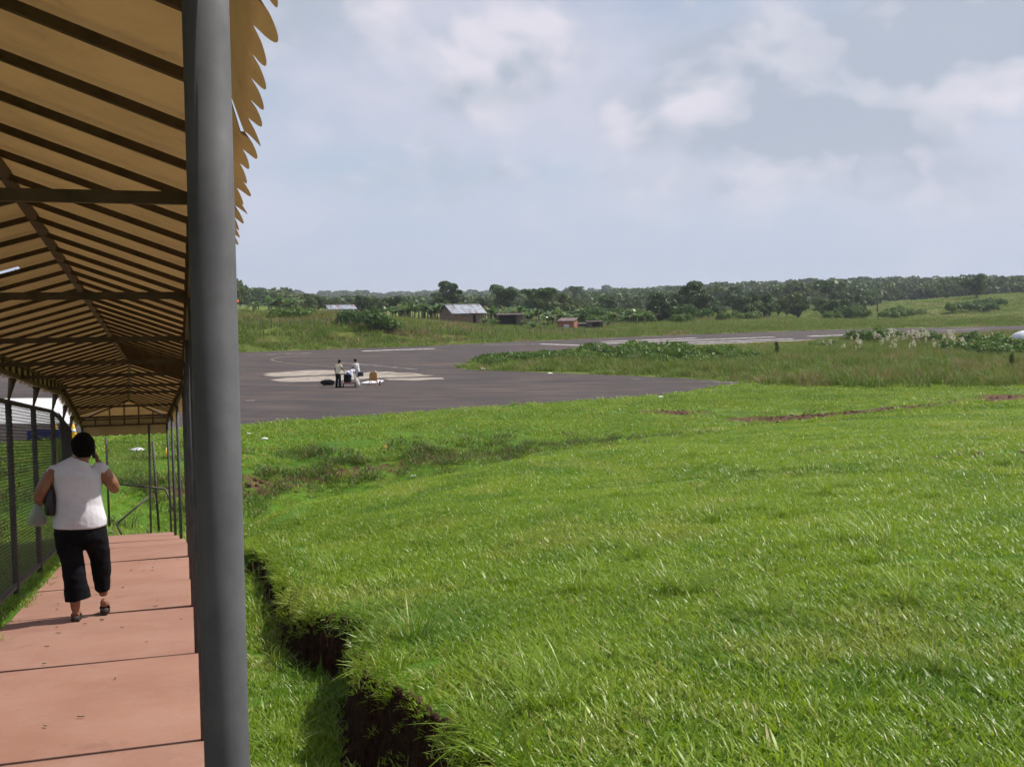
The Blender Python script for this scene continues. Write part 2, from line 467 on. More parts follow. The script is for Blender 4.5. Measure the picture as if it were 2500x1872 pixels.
def mat_leaf(name, ca, cb, dry=None, rough=.5, trans=.35, spec=.3, dryamt=.2, patch=None):
    """leaf colour varying from plant to plant and leaf to leaf"""
    m, t, b, out = new_mat(name)
    oi = t.add('ShaderNodeObjectInfo').outputs['Random']
    geo = t.add('ShaderNodeNewGeometry').outputs['Random Per Island']
    f = t.math('ADD', t.math('MULTIPLY', oi, .45), t.math('MULTIPLY', geo, .55))
    col = t.mix(f, c4(ca), c4(cb))
    if patch is not None:
        pos = t.add('ShaderNodeNewGeometry').outputs['Position']; sc_ = t.vmath('MULTIPLY', pos, (1.0, .55, 1.0))
        col = t.mix(t.ramp(t.noise(sc_, .42, 4, .6), .50, .66, 0, .75), col, c4(patch[0])); col = t.mix(t.ramp(t.noise(sc_, .75, 4, .6, .3), .52, .66, 0, .65), col, c4(patch[1]))
    if dry is not None:
        col = t.mix(t.ramp(t.math('FRACT', t.math('MULTIPLY', geo, 7.31)), 1 - dryamt, 1 - dryamt + .03), col, c4(dry))
    t.l.new(col, b.inputs['Base Color']); t.set(b.inputs['Roughness'], rough); t.set(b.inputs['Specular IOR Level'], spec)
    tr = t.add('ShaderNodeBsdfTranslucent'); t.l.new(t.mix(.5, col, t.mix(1.0, col, c4((1.25, 1.2, .5)), 'MULTIPLY')), tr.inputs[0])
    mx = t.add('ShaderNodeMixShader', i_0=trans); t.l.new(b.outputs[0], mx.inputs[1]); t.l.new(tr.outputs[0], mx.inputs[2]); t.l.new(mx.outputs[0], out.inputs[0])
    return m


def mat_ground():
    m, t, b, out = new_mat('ground')
    co = t.add('ShaderNodeTexCoord').outputs['Object']
    soil = t.add('ShaderNodeAttribute', attribute_name='soil').outputs['Fac']
    dry = t.add('ShaderNodeAttribute', attribute_name='dry').outputs['Fac']
    n1 = t.noise(co, .35, 5, .6); n2 = t.noise(co, 3.0, 6, .65); n3 = t.noise(co, 22.0, 4, .7)
    g = t.mix(t.ramp(n1, .35, .65), c4((.050, .130, .012)), c4((.105, .205, .022)))
    g = t.mix(t.ramp(n2, .4, .7, 0, .65), g, c4((.085, .150, .020)))
    g = t.mix(t.math('MULTIPLY', dry, t.ramp(n2, .25, .6, .5, 1.0)), g, c4((.150, .150, .045)))
    g = t.mix(t.ramp(n3, .5, .75, 0, .5), g, c4((.035, .075, .010)))
    s = t.mix(t.ramp(n2, .35, .65), c4((.072, .040, .023)), c4((.155, .094, .058)))
    s = t.mix(t.ramp(n3, .5, .7, 0, .5), s, c4((.045, .020, .012)))
    shd = t.add('ShaderNodeAttribute', attribute_name='humus').outputs['Fac']; s = t.mix(shd, s, t.mix(t.ramp(n3, .4, .65), c4((.020, .010, .007)), c4((.050, .024, .015))))  # earth painted near-black to stand in for shade along the cut
    k = t.ramp(t.math('ADD', soil, t.math('MULTIPLY', t.math('SUBTRACT', t.noise(co, 4.5, 6, .7), .5), .9)), .42, .62)
    t.l.new(t.mix(k, g, s), b.inputs['Base Color']); t.set(b.inputs['Roughness'], .95); t.set(b.inputs['Specular IOR Level'], .1)
    bp = t.add('ShaderNodeBump', i_Strength=.8, i_Distance=.06); t.l.new(t.math('ADD', n3, t.math('MULTIPLY', n2, .8)), bp.inputs['Height']); t.l.new(bp.outputs[0], b.inputs['Normal'])
    return m


def mat_asphalt():
    m, t, b, out = new_mat('asphalt')
    co = t.add('ShaderNodeTexCoord').outputs['Object']
    st = t.add('ShaderNodeMapping'); t.l.new(co, st.inputs['Vector']); st.inputs['Rotation'].default_value = (0, 0, R(-12)); st.inputs['Scale'].default_value = (.10, .40, 1)
    sv_ = st.outputs[0]
    base = t.mix(t.ramp(t.noise(co, .25, 6, .65), .3, .7), c4((.047, .038, .037)), c4((.070, .056, .053)))
    base = t.mix(t.ramp(t.noise(sv_, 1.6, 6, .6), .48, .68, 0, .75), base, c4((.030, .027, .031)))       # oily streaks
    base = t.mix(t.ramp(t.noise(sv_, .9, 7, .66, 1.2), .47, .68, 0, .8), base, c4((.120, .084, .064)))    # washed-on clay
    base = t.mix(t.ramp(t.noise(co, 9, 5, .7), .35, .75, 0, .35), base, c4((.072, .062, .060)))
    t.l.new(base, b.inputs['Base Color']); t.set(b.inputs['Roughness'], .9); t.set(b.inputs['Specular IOR Level'], .25)
    bp = t.add('ShaderNodeBump', i_Strength=.35, i_Distance=.01); t.l.new(t.noise(co, 40, 4, .7), bp.inputs['Height']); t.l.new(bp.outputs[0], b.inputs['Normal'])
    return m


def mat_slab():
    m, t, b, out = new_mat('painted_concrete')
    geo = t.add('ShaderNodeNewGeometry').outputs['Position']; oi = t.add('ShaderNodeObjectInfo').outputs['Random']
    c = t.mix(t.ramp(t.noise(geo, .9, 6, .62), .32, .68), c4((.285, .140, .095)), c4((.340, .182, .130)))
    c = t.mix(t.ramp(t.noise(geo, 3.3, 7, .68), .45, .75, 0, .75), c, c4((.345, .21, .158)))
    c = t.mix(t.ramp(t.noise(geo, 14, 6, .75), .58, .74, 0, .55), c, c4((.17, .085, .060)))
    c = t.mix(t.ramp(t.noise(geo, 34, 3, .8), .66, .72, 0, .8), c, c4((.43, .33, .28)))
    c = t.mix(t.math('MULTIPLY', t.ramp(t.noise(geo, 27, 3, .8), .69, .73, 0, .9), .8), c, c4((.06, .04, .03)))
    c = t.mix(t.ramp(oi, 0, 1, 0, .22), c, c4((.27, .165, .13)))
    c = t.mix(t.ramp(t.noise(geo, 1.7, 8, .75, .8), .57, .68, 0, .34), c, c4((.16, .092, .068)))
    c = t.mix(t.ramp(t.noise(t.vmath('MULTIPLY', geo, (9, 1.5, 1)), 4, 5, .7), .62, .70, 0, .35), c, c4((.36, .27, .22)))
    t.l.new(c, b.inputs['Base Color']); t.set(b.inputs['Roughness'], .82); t.set(b.inputs['Specular IOR Level'], .3)
    bp = t.add('ShaderNodeBump', i_Strength=.25, i_Distance=.006); t.l.new(t.noise(geo, 60, 5, .7), bp.inputs['Height']); t.l.new(bp.outputs[0], b.inputs['Normal'])
    return m


def mat_canvas(name, ca, cb, trans):
    m, t, b, out = new_mat(name)
    co = t.add('ShaderNodeTexCoord').outputs['Object']
    c = t.mix(t.ramp(t.noise(co, 2.2, 6, .65), .3, .7), c4(ca), c4(cb))
    c = t.mix(t.ramp(t.noise(t.vmath('MULTIPLY', co, (1, 1, 2.5)), 9, 6, .7), .55, .75, 0, .5), c, c4(tuple(.62 * x for x in ca)))
    t.l.new(c, b.inputs['Base Color']); t.set(b.inputs['Roughness'], .7); t.set(b.inputs['Specular IOR Level'], .2)
    bp = t.add('ShaderNodeBump', i_Strength=.3, i_Distance=.01); t.l.new(t.noise(co, 7, 5, .6), bp.inputs['Height']); t.l.new(bp.outputs[0], b.inputs['Normal'])
    tr = t.add('ShaderNodeBsdfTranslucent'); t.l.new(t.mix(1.0, c, c4((1.0, .80, .52)), 'MULTIPLY'), tr.inputs[0])
    mx = t.add('ShaderNodeMixShader', i_0=trans); t.l.new(b.outputs[0], mx.inputs[1]); t.l.new(tr.outputs[0], mx.inputs[2]); t.l.new(mx.outputs[0], out.inputs[0])
    return m


def mat_paint(name, col, wear=.5):
    """worn marking paint over asphalt"""
    m, t, b, out = new_mat(name)
    co = t.add('ShaderNodeTexCoord').outputs['Object']
    k = t.ramp(t.math('ADD', t.math('MULTIPLY', t.noise(co, 1.3, 6, .7), .6), t.math('MULTIPLY', t.noise(co, 9, 4, .7), .4)), wear, wear + .16)
    t.l.new(t.mix(k, c4(col), c4((.085, .07, .07))), b.inputs['Base Color']); t.set(b.inputs['Roughness'], .85)
    return m


def mat_roof():
    """corrugated zinc with rust"""
    m, t, b, out = new_mat('zinc_roof')
    co = t.add('ShaderNodeTexCoord').outputs['Object']; oi = t.add('ShaderNodeObjectInfo').outputs['Random']
    c = t.mix(t.ramp(t.noise(co, 1.2, 5, .6), .35, .65), c4((.26, .29, .34)), c4((.42, .45, .50)))
    rust = t.math('ADD', t.noise(t.vmath('MULTIPLY', co, (2.2, .35, .35)), 1.4, 6, .65), t.math('MULTIPLY', oi, .10))
    c = t.mix(t.ramp(rust, .56, .66, 0, .85), c, c4((.19, .075, .045)))
    t.l.new(c, b.inputs['Base Color']); t.set(b.inputs['Roughness'], .5); t.set(b.inputs['Metallic'], .25)
    return m


M = {}
M['ground'] = mat_ground(); M['asphalt'] = mat_asphalt(); M['slab'] = mat_slab()
M['concrete'] = mat_plain('pale_concrete', (.25, .215, .175), (.34, .30, .25), 1.2, .9, .2, 20, ccol=((.16, .125, .10), .54))
M['white_concrete'] = mat_plain('white_concrete', (.55, .55, .55), (.70, .70, .70), .5, .85, ccol=((.33, .31, .30), .60))
M['white_paint'] = mat_paint('white_marking', (.72, .70, .68), .47); M['white_paint2'] = mat_paint('faded_marking', (.52, .49, .47), .38)
M['yellow_paint'] = mat_paint('yellow_marking', (.27, .20, .085), .40)
M['canvas'] = mat_canvas('tan_canvas', (.315, .232, .142), (.40, .305, .188), .18)
M['frame'] = mat_plain('brown_steel', (.060, .040, .026), (.095, .062, .040), 9, .55, .1, 40, ccol=((.10, .045, .022), .60))
M['post'] = mat_plain('grey_steel_paint', (.048, .048, .053), (.070, .070, .076), 5, .62, .06, 60, .35, ccol=((.06, .05, .045), .62))
_m, _t, _b, _o2 = new_mat('weathered_post'); _co = _t.add('ShaderNodeTexCoord').outputs['Object']
_c = _t.mix(_t.ramp(_t.noise(_co, 7, 6, .65), .35, .65), c4((.066, .067, .073)), c4((.098, .099, .106)))
_c = _t.mix(_t.ramp(_t.noise(_t.vmath('MULTIPLY', _co, (90, 90, 3.5)), 1.0, 5, .65), .56, .70, 0, .35), _c, c4((.12, .115, .11)))
_c = _t.mix(_t.ramp(_t.noise(_t.vmath('MULTIPLY', _co, (1, 1, .35)), 46, 4, .75), .68, .73, 0, .85), _c, c4((.085, .040, .022)))
_t.l.new(_c, _b.inputs['Base Color']); _t.l.new(_t.ramp(_t.noise(_co, 11, 5, .6), .3, .7, .60, .85), _b.inputs['Roughness']); _t.set(_b.inputs['Specular IOR Level'], .25)
_bp = _t.add('ShaderNodeBump', i_Strength=.18, i_Distance=.002); _t.l.new(_t.noise(_t.vmath('MULTIPLY', _co, (1, 1, .5)), 55, 5, .7), _bp.inputs['Height']); _t.l.new(_bp.outputs[0], _b.inputs['Normal']); M['post'] = _m
M['fence'] = mat_plain('dull_fence_steel', (.060, .048, .044), (.105, .088, .080), 8, .6, .1, 40)
M['wire'] = mat_plain('galvanised_wire', (.035, .032, .032), (.07, .065, .065), 30, .5, metal=.4)
M['bark'] = mat_plain('bark', (.075, .055, .038), (.15, .12, .09), 5, .95, .5, 14)
M['old_wood'] = mat_plain('weathered_wood', (.10, .078, .06), (.19, .16, .13), 7, .9, .4, 20)
M['zinc'] = mat_roof()
M['rust'] = mat_plain('rusted_sheet', (.075, .045, .035), (.20, .17, .16), 2.5, .7, .2, 15, ccol=((.16, .06, .035), .52))
M['plank'] = mat_plain('shack_planks', (.14, .095, .068), (.25, .18, .13), 3, .9, .3, 20)
M['dark_plank'] = mat_plain('dark_shack_planks', (.055, .04, .032), (.12, .085, .062), 3, .9, .3, 20)
M['brick'] = mat_plain('red_block_wall', (.26, .10, .065), (.34, .15, .10), 6, .9, .3, 20)
M['limewash'] = mat_plain('limewash', (.58, .57, .54), (.74, .73, .70), 3, .9)
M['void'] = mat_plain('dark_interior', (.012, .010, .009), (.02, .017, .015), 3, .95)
M['skin'] = mat_plain('brown_skin', (.225, .098, .052), (.275, .125, .070), 8, .5, .05, 60, .4)
M['skin2'] = mat_plain('tan_skin', (.21, .095, .052), (.26, .12, .07), 8, .5)
M['hair'] = mat_plain('black_hair', (.004, .0035, .0035), (.009, .007, .0065), 40, .9, .5, 90, .1)
M['white_shirt'] = mat_plain('white_cotton', (.58, .57, .63), (.68, .67, .72), 3, .9, .35, 9)
M['cream_shirt'] = mat_plain('cream_cotton', (.68, .64, .44), (.76, .72, .54), 3, .9, .2, 8)
M['grey_shirt'] = mat_plain('grey_blue_cotton', (.42, .44, .48), (.55, .57, .60), 3, .9, .2, 8)
M['black_cloth'] = mat_plain('black_cloth', (.0045, .0045, .0065), (.009, .009, .012), 4, .9, .2, 10, .12)
M['pale_cloth'] = mat_plain('pale_trouser_cloth', (.46, .44, .42), (.58, .56, .53), 4, .9, .2, 10)
M['black_leather'] = mat_plain('black_leather', (.010, .007, .010), (.020, .012, .018), 6, .45, .1, 40, .5)
M['sandal'] = mat_plain('dark_sandal', (.020, .014, .012), (.035, .026, .022), 12, .6)
M['phone'] = mat_plain('phone_plastic', (.02, .02, .022), (.03, .03, .033), 10, .35, spec=.5)
M['red_plastic'] = mat_plain('maroon_plastic', (.11, .018, .022), (.17, .03, .032), 6, .5)
M['orange_board'] = mat_plain('orange_board', (.34, .165, .045), (.44, .235, .075), 4, .7, ccol=((.20, .09, .035), .6))
M['white_sheet'] = mat_plain('white_sheet', (.66, .66, .72), (.80, .80, .85), 5, .7, .3, 8)
M['blue_cloth'] = mat_plain('blue_cloth', (.02, .035, .30), (.03, .05, .42), 5, .8)
M['steel'] = mat_plain('bright_steel', (.38, .38, .40), (.52, .52, .54), 8, .4, metal=.6)
M['rubber'] = mat_plain('rubber', (.012, .012, .012), (.022, .022, .022), 8, .8)
M['orange_sock'] = mat_plain('orange_fabric', (.75, .10, .03), (.85, .16, .05), 4, .8)
M['yellow_stake'] = mat_plain('yellow_plastic', (.75, .42, .03), (.85, .52, .05), 4, .6)
M['white_tank'] = mat_plain('dull_white_tank', (.46, .48, .52), (.60, .62, .66), 2, .6, ccol=((.30, .31, .33), .58))
M['litter'] = mat_plain('white_litter', (.65, .65, .66), (.80, .80, .80), 9, .8)
M['dead_stem'] = mat_leaf('dead_stem', (.20, .14, .08), (.34, .26, .17), rough=.8, trans=.15)
M['plume'] = mat_leaf('pale_plume', (.55, .50, .42), (.78, .74, .66), rough=.9, trans=.3)
# foliage
M['blade'] = mat_leaf('lawn_blade', (.150, .260, .012), (.280, .390, .030), (.38, .34, .14), .40, .42, .45, .05, ((.110, .225, .014), (.310, .360, .060)))
M['blade_far'] = mat_leaf('turf_blade', (.135, .240, .013), (.245, .340, .028), (.30, .26, .10), .5, .38, .3, .06, ((.100, .190, .013), (.270, .300, .046)))
M['weed'] = mat_leaf('weed_leaf', (.055, .115, .013), (.125, .190, .027), (.17, .12, .06), .5, .3, .3, .20)
M['tall'] = mat_leaf('tall_grass_blade', (.085, .150, .020), (.165, .225, .042), (.25, .22, .10), .6, .35, .2, .08)
M['tall_dry'] = mat_leaf('dry_grass_blade', (.15, .14, .055), (.25, .21, .10), (.30, .22, .13), .7, .3, .2, .3)
M['bush'] = mat_leaf('bush_leaf', (.036, .090, .015), (.080, .150, .027), None, .5, .3, .3)
M['creeper'] = mat_leaf('creeper_leaf', (.058, .130, .018), (.125, .210, .036), (.20, .20, .08), .5, .35, .3, .10)
M['tree1'] = mat_leaf('dark_tree_leaf', (.032, .068, .018), (.070, .120, .032), None, .5, .25, .3)
M['tree2'] = mat_leaf('mid_tree_leaf', (.045, .092, .020), (.090, .150, .036), None, .5, .25, .3)
M['tree3'] = mat_leaf('olive_tree_leaf', (.062, .092, .028), (.115, .150, .046), None, .55, .25, .25)
M['banana'] = mat_leaf('banana_leaf', (.065, .135, .028), (.130, .215, .055), (.24, .20, .09), .35, .35, .5, .14)
M['palm'] = mat_leaf('palm_leaf', (.030, .065, .016), (.060, .105, .026), None, .4, .25, .4)

# ================================================================== THE SETTING
# ------------------------------------------------------------------ ground sheet
_az = np.concatenate([np.linspace(-180, -36, 37)[:-1], np.linspace(-36, -30, 13)[:-1], np.arange(-30, 30.01, .2), np.linspace(30, 36, 13)[1:], np.linspace(36, 180, 37)[1:-1]])
_az = np.radians(_az)
_ds = np.concatenate([np.exp(np.arange(math.log(.6), math.log(420), .018)), np.exp(np.linspace(math.log(425), math.log(6000), 58))])
GA, GD = np.meshgrid(_az, _ds); GX = GD * np.sin(GA); GY = GD * np.cos(GA)
GZ = ground_h(GX, GY)
_nr, _nc = GX.shape
_idx = np.arange(_nr * _nc).reshape(_nr, _nc)
_a = _idx[:-1, :]; _b = np.roll(_idx, -1, 1)[:-1, :]; _c = np.roll(_idx, -1, 1)[1:, :]; _d2 = _idx[1:, :]
gq = np.stack([_a, _b, _c, _d2], -1).reshape(-1, 4)
V = np.stack([GX, GY, GZ], -1).reshape(-1, 3)
cen = len(V); V = np.concatenate([V, [[0, 0, float(GZ[0].mean())]]])
gt = [(cen, (k + 1) % _nc, k) for k in range(_nc)]


def near_line(pts, x, y, w):
    """1 on a polyline, fading to 0 at w metres"""
    best = np.full(np.shape(x), 1e9)
    for a, b in zip(pts[:-1], pts[1:]):
        a = np.asarray(a)[:2]; b = np.asarray(b)[:2]; ab = b - a
        t = np.clip(((x - a[0]) * ab[0] + (y - a[1]) * ab[1]) / (ab @ ab + 1e-9), 0, 1)
        best = np.minimum(best, np.hypot(x - a[0] - t * ab[0], y - a[1] - t * ab[1]))
    return 1 - np.clip(best / w, 0, 1)


SCAR = [ground_hit(*p, 30, 90) for p in [(1850, 1024), (1960, 1020), (2060, 1010), (2180, 1000), (2320, 985), (2480, 968)]]
SCAR2 = [ground_hit(*p, 30, 90) for p in [(1600, 1006), (1690, 1008)]]
SCARS_SMALL = [ground_hit(*p) for p in [(745, 1112), (1100, 1115), (1060, 1108), (1560, 1070), (1690, 1062), (1470, 1078), (1890, 1162), (2340, 1112), (640, 1200), (1380, 1062)]]


def soil_at(x, y):
    u, v = uv_of(x, y); d = np.hypot(x, y); az = np.arctan2(x, y)
    s = (np.abs(v - lip_v(u) + .02) < .085) * (u < 14.8) * (v > .1) * 1.0
    s = np.maximum(s, ((v > .16) & (v < .34) & (u < 22)) * .45)
    bank = sstep(az_of(250), az_of(420), az) * (1 - sstep(az_of(1300), az_of(1560), az))
    bx_ = [az_of(p) for p in (400, 590, 800, 1000, 1250, 1500)]; b0 = np.interp(az, bx_, [32.0, 32.4, 33.8, 34.6, 35.8, 37]); b1 = np.interp(az, bx_, [33.7, 34.1, 35.6, 36.2, 37.3, 38.5])
    s = np.maximum(s, bank * sstep(-.5, 1.0, d - b0) * (1 - sstep(-.6, .8, d - b1)) * .60)  # earth of the bank, also painted in as shading for its face
    s = np.maximum(s, near_line(SCAR, x, y, .9 + 3.6 * fbm(x * .45, y * .45, 83)) * 1.1); s = np.maximum(s, near_line(SCAR2, x, y, 1.6) * 1.1)
    for p in SCARS_SMALL: s = np.maximum(s, (1 - np.clip(np.hypot((x - p[0]) / 1.5, (y - p[1])) / .9, 0, 1)) * .8)
    s = np.maximum(s, ((v < -3.3) & (v > -5.0) & (u > 6) & (u < 26)) * .85)
    s = np.maximum(s, ((v < -1.4) & (v > -1.56) & (u < 22)) * .4)
    s = np.maximum(s, sstep(131, 136, d) * (1 - sstep(141, 147, d)) * sstep(az_of(820), az_of(900), az) * (1 - sstep(az_of(1130), az_of(1200), az)) * .42)
    return s


def dry_at(x, y):
    d = np.hypot(x, y)
    return np.clip(.18 * sstep(38, 46, d) + .45 * sstep(64, 80, d) + .2 * sstep(110, 125, d) - .35 * sstep(300, 340, d), 0, 1)


gm = mk_mesh('ground', V, gq, gt, True)
def humus_at(x, y):  # mask of painted shade: cut face and the floor strip under it
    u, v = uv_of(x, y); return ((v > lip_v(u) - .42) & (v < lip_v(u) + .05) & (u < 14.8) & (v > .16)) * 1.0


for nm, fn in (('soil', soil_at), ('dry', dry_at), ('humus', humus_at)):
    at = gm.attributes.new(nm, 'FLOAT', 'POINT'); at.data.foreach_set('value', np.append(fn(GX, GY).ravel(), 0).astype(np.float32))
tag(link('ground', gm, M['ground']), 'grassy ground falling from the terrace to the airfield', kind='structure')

# ------------------------------------------------------------------ asphalt, concrete pads and painted markings


def flat_poly(name, pts, z, mat, parent=None):
    P = [Vector((p[0], p[1], z)) for p in pts]
    tr = tessellate_polygon([P]); me = mk_mesh(name, [tuple(p) for p in P], None, [t if (P[t[1]] - P[t[0]]).cross(P[t[2]] - P[t[0]]).z > 0 else (t[0], t[2], t[1]) for t in tr], False)
    return link(name, me, mat, parent)


_ap = []
for i in range(len(ASPH)):                       # ragged edge
    a, b = ASPH[i], ASPH[(i + 1) % len(ASPH)]; n = max(1, int(min(np.linalg.norm(b - a), 60) / 1.2))
    for k in range(n):
        p = a + (b - a) * k / n; o = (fbm(p[0] * .8, p[1] * .8, 61) - .5) * .7; _ap.append(p + np.array([o, -o]))
runway = flat_poly('runway', _ap, 0.0, M['asphalt']); tag(runway, 'dark asphalt apron and runway across the airfield', kind='structure')


def px_poly(name, px, z, mat, rag=0.0):
    pts = [at_z(x, y)[:2] for x, y in px]
    if rag:
        out = []
        for i in range(len(pts)):
            a, b = pts[i], pts[(i + 1) % len(pts)]; n = max(1, int(np.linalg.norm(b - a) / .8))
            for k in range(n):
                p = a + (b - a) * k / n; o = (fbm(p[0] * 1.1, p[1] * 1.1, 71) - .5) * rag; out.append(p + np.array([o, o * 1.5]))
        pts = out
    return flat_poly(name, pts, z, mat, runway)


px_poly('concrete_patch', [(652, 928), (700, 922), (830, 916), (905, 908), (960, 908), (1070, 915), (1030, 919), (960, 921), (800, 930), (700, 931)], .004, M['concrete'], 1.3)
px_poly('concrete_patch', [(655, 917), (640, 912), (690, 908), (765, 903), (860, 903), (868, 909), (800, 914), (712, 919)], .004, M['concrete'], 1.3)
px_poly('concrete_patch', [(930, 925), (1000, 923), (1075, 922), (1078, 926), (1020, 928), (950, 928)], .004, M['concrete'], 1.3)
px_poly('concrete_pad', [(-140, 1034), (192, 1034), (205, 1000), (188, 972), (92, 972), (-160, 974)], .004, M['white_concrete'])


def stripe(px, width, mat, name='painted_line', z=.008):
    pts = [at_z(x, y)[:2] for x, y in px]; L, Rr = [], []
    for i, p in enumerate(pts):
        d = pts[min(i + 1, len(pts) - 1)] - pts[max(i - 1, 0)]; d = d / np.linalg.norm(d); n = np.array([-d[1], d[0]]) * width / 2
        L.append(p + n); Rr.append(p - n)
    m = len(pts); Vv = [(p[0], p[1], z) for p in L + Rr]
    return link(name, mk_mesh(name, Vv, [(m + i, m + i + 1, i + 1, i) for i in range(m - 1)], None, False), mat, runway)


stripe([(835, 886), (925, 893), (1019, 902)], .32, M['white_paint2'])
stripe([(885, 857), (1060, 851)], .8, M['white_paint'])
stripe([(1180, 841.5), (1319, 840.3)], .9, M['white_paint2'])
stripe([(1319, 840), (1420, 843), (1522, 848)], 1.0, M['white_paint'])
stripe([(600, 868), (760, 862)], .5, M['white_paint2'])
stripe([(598, 978), (622, 977.5)], .3, M['white_paint2'])
stripe([(1540, 924), (1566, 926)], .2, M['white_paint2']); stripe([(1712, 930.5), (1800, 934)], .3, M['white_paint2'])
stripe([(812, 862), (735, 867), (682, 872), (662, 877), (668, 881), (690, 885), (745, 889.5), (815, 896), (880, 901)], .26, M['yellow_paint'], 'taxi_line')
for (a, b) in [((1478, 838.5), (1890, 822.5)), ((1550, 841), (1935, 827)), ((1600, 843.5), (1985, 829.5)), ((1640, 846.5), (2022, 833)), ((1470, 834.5), (1700, 825))]:
    stripe([a, b], .85, M['white_paint'], 'threshold_bar')
stripe([(1975, 821), (2095, 816.5)], 1.1, M['white_paint']); stripe([(2285, 806.5), (2395, 803)], 1.1, M['white_paint2'])

# ------------------------------------------------------------------ the walkway: cast slabs laid downhill
walkway = empty('walkway', tuple(W3(0, VC))); tag(walkway, 'red painted concrete walkway running downhill under the canopy', kind='structure')
JOINTS = [-2.9, -.9, 1.1, 3.28, 5.46, 7.75, 9.95, 11.85, 14.2, 16.1, 18.2, 20.3, 22.8]
for a, b in zip(JOINTS[:-1], JOINTS[1:]):
    g = .009; L0 = [-1.46, .115]; m = MB(); rows = []
    us = np.linspace(a + g, b - g, 9); vs = np.linspace(L0[0], L0[1], 9)
    dip = random.uniform(-.006, .006); til = random.uniform(-.006, .006)
    top = []; bot = []
    for i, uu in enumerate(us):
        for j, vv in enumerate(vs):
            ed = (.018 * (fbm(uu * 3, 2.2, 8) - .5) if j in (0, 8) else 0)
            hh = dip + til * (j - 4) / 4 - (.006 if (i in (0, 8) or j in (0, 8)) else 0)
            ue = uu + (.012 * (fbm(vv * 4, uu, 12) - .5) if i in (0, 8) else 0)
            top.append(W3(ue, vv + ed, hh)); bot.append(W3(ue, vv + ed, hh - .13))
    q = [(i * 9 + j, (i + 1) * 9 + j, (i + 1) * 9 + j + 1, i * 9 + j + 1) for i in range(8) for j in range(8)]
    q = [(k[3], k[2], k[1], k[0]) for k in q]
    rim = [(i, 0) for i in range(9)] + [(8, j) for j in range(1, 9)] + [(i, 8) for i in range(7, -1, -1)] + [(0, j) for j in range(7, 0, -1)]
    rim = [i * 9 + j for i, j in rim]; n = len(rim)
    q += [(rim[k], rim[(k + 1) % n], rim[(k + 1) % n] + 81, rim[k] + 81) for k in range(n)]
    o = np.array(walkway.location)
    m.add(np.array(top + bot) - o, q); m.build('slab', M['slab'], walkway)

# ------------------------------------------------------------------ the canopy over it
HB, HE, HR = 2.225, 2.365, 2.65         # lower rail, eaves and ridge over the slabs
VP_R, VP_L = .082, -1.52                # post lines
VE_R, VE_L = .076, -1.535               # eaves lines
VO_R, VO_L = .118, -1.575               # hanging cloth
canopy = empty('canopy', tuple(W3(0, VC))); tag(canopy, 'long tan canvas canopy on grey steel posts over the walkway', 'canopy')
CO = np.array(canopy.location)
SEGS = [(-2.2, BEND_U), (BEND_U, 22.55)]


def part(name, mb, mat, smooth=False, parent=canopy, org=CO):
    mb.v = [np.concatenate(mb.v) - org]; return mb.build(name, mat, parent, smooth)


for a, b in SEGS:                        # long members
    e = .0 if b > 20 else .002
    part('ridge_beam', MB().bar(W3(a, VC, HR - .02), W3(b - (.9 if b > 20 else 0), VC, HR - .02), .04, .04), M['frame'])
    for ve in (VE_R, VE_L):
        part('eaves_rail', MB().bar(W3(a, ve, HE - .015), W3(b, ve, HE - .015), .032, .032), M['frame'])
        part('lower_rail', MB().bar(W3(a, ve, HB), W3(b, ve, HB), .034, .034), M['frame'])
# rafters and the short struts of the eaves
SP = .424
RA_U = [u for u in np.arange(-2.0, 22.5, SP)]
protos = {}
for u in RA_U:
    seg = 0 if u < BEND_U else 1
    if u > 21.7: continue
    c = W3(u, VC)
    for sgn, ve in ((1, VE_R), (-1, VE_L)):
        key = (seg, sgn)
        if key not in protos:
            m = MB().bar(W3(u, ve, HE) - c, W3(u, VC, HR - .025) - c, .030, .026)
            s2 = MB().bar(W3(u, ve + .012 * -sgn, HB) - c, W3(u, ve + .012 * -sgn, HE) - c, .022, .022)
            protos[key] = (m.mesh('rafter'), s2.mesh('strut'))
            for me in protos[key]: me.materials.append(M['frame'])
        for nm, me in zip(('rafter', 'strut'), protos[key]):
            link(nm, me, None, canopy, tuple(c - CO))
# tie beams and posts at every bay
BAYS = [1.06, 3.28, 5.46, 7.75, 9.95, 11.85, 14.2, 16.1, 18.2, 20.3]
for k, u in enumerate(BAYS):
    part('tie_beam', MB().bar(W3(u, VE_L, HB), W3(u, VE_R, HB), .030, .036), M['frame'])
    if k == 0:
        p0 = at_d(528, 936, 1.06 * .96); top = p0.copy(); base = p0.copy(); base[2] = walk_h(1.0) - .15; top[2] = walk_h(1.0) + HB
        part('post', MB().tube([base, top], .0215, 28), M['post'], True)
    else:
        part('post', MB().tube([W3(u, VP_R, -.15), W3(u, VP_R, HB - .02)], .024, 14), M['post'], True)
        part('bracket', MB().bar(W3(u, VP_R - .03, HB - .035), W3(u, VE_R, HB - .035), .012, .05), M['frame'])
# end posts, leaning a little
E0 = 22.45
part('post', MB().tube([W3(22.7, .10, -.2), W3(E0, VE_R - .0, HB)], .022, 12), M['post'], True)
part('post', MB().tube([W3(22.6, -.30, -.2), W3(E0, -.27, HB)], .022, 12), M['post'], True)
part('post', MB().tube([W3(22.5, VP_L, -.2), W3(E0, VP_L, HB)], .022, 12), M['post'], True)
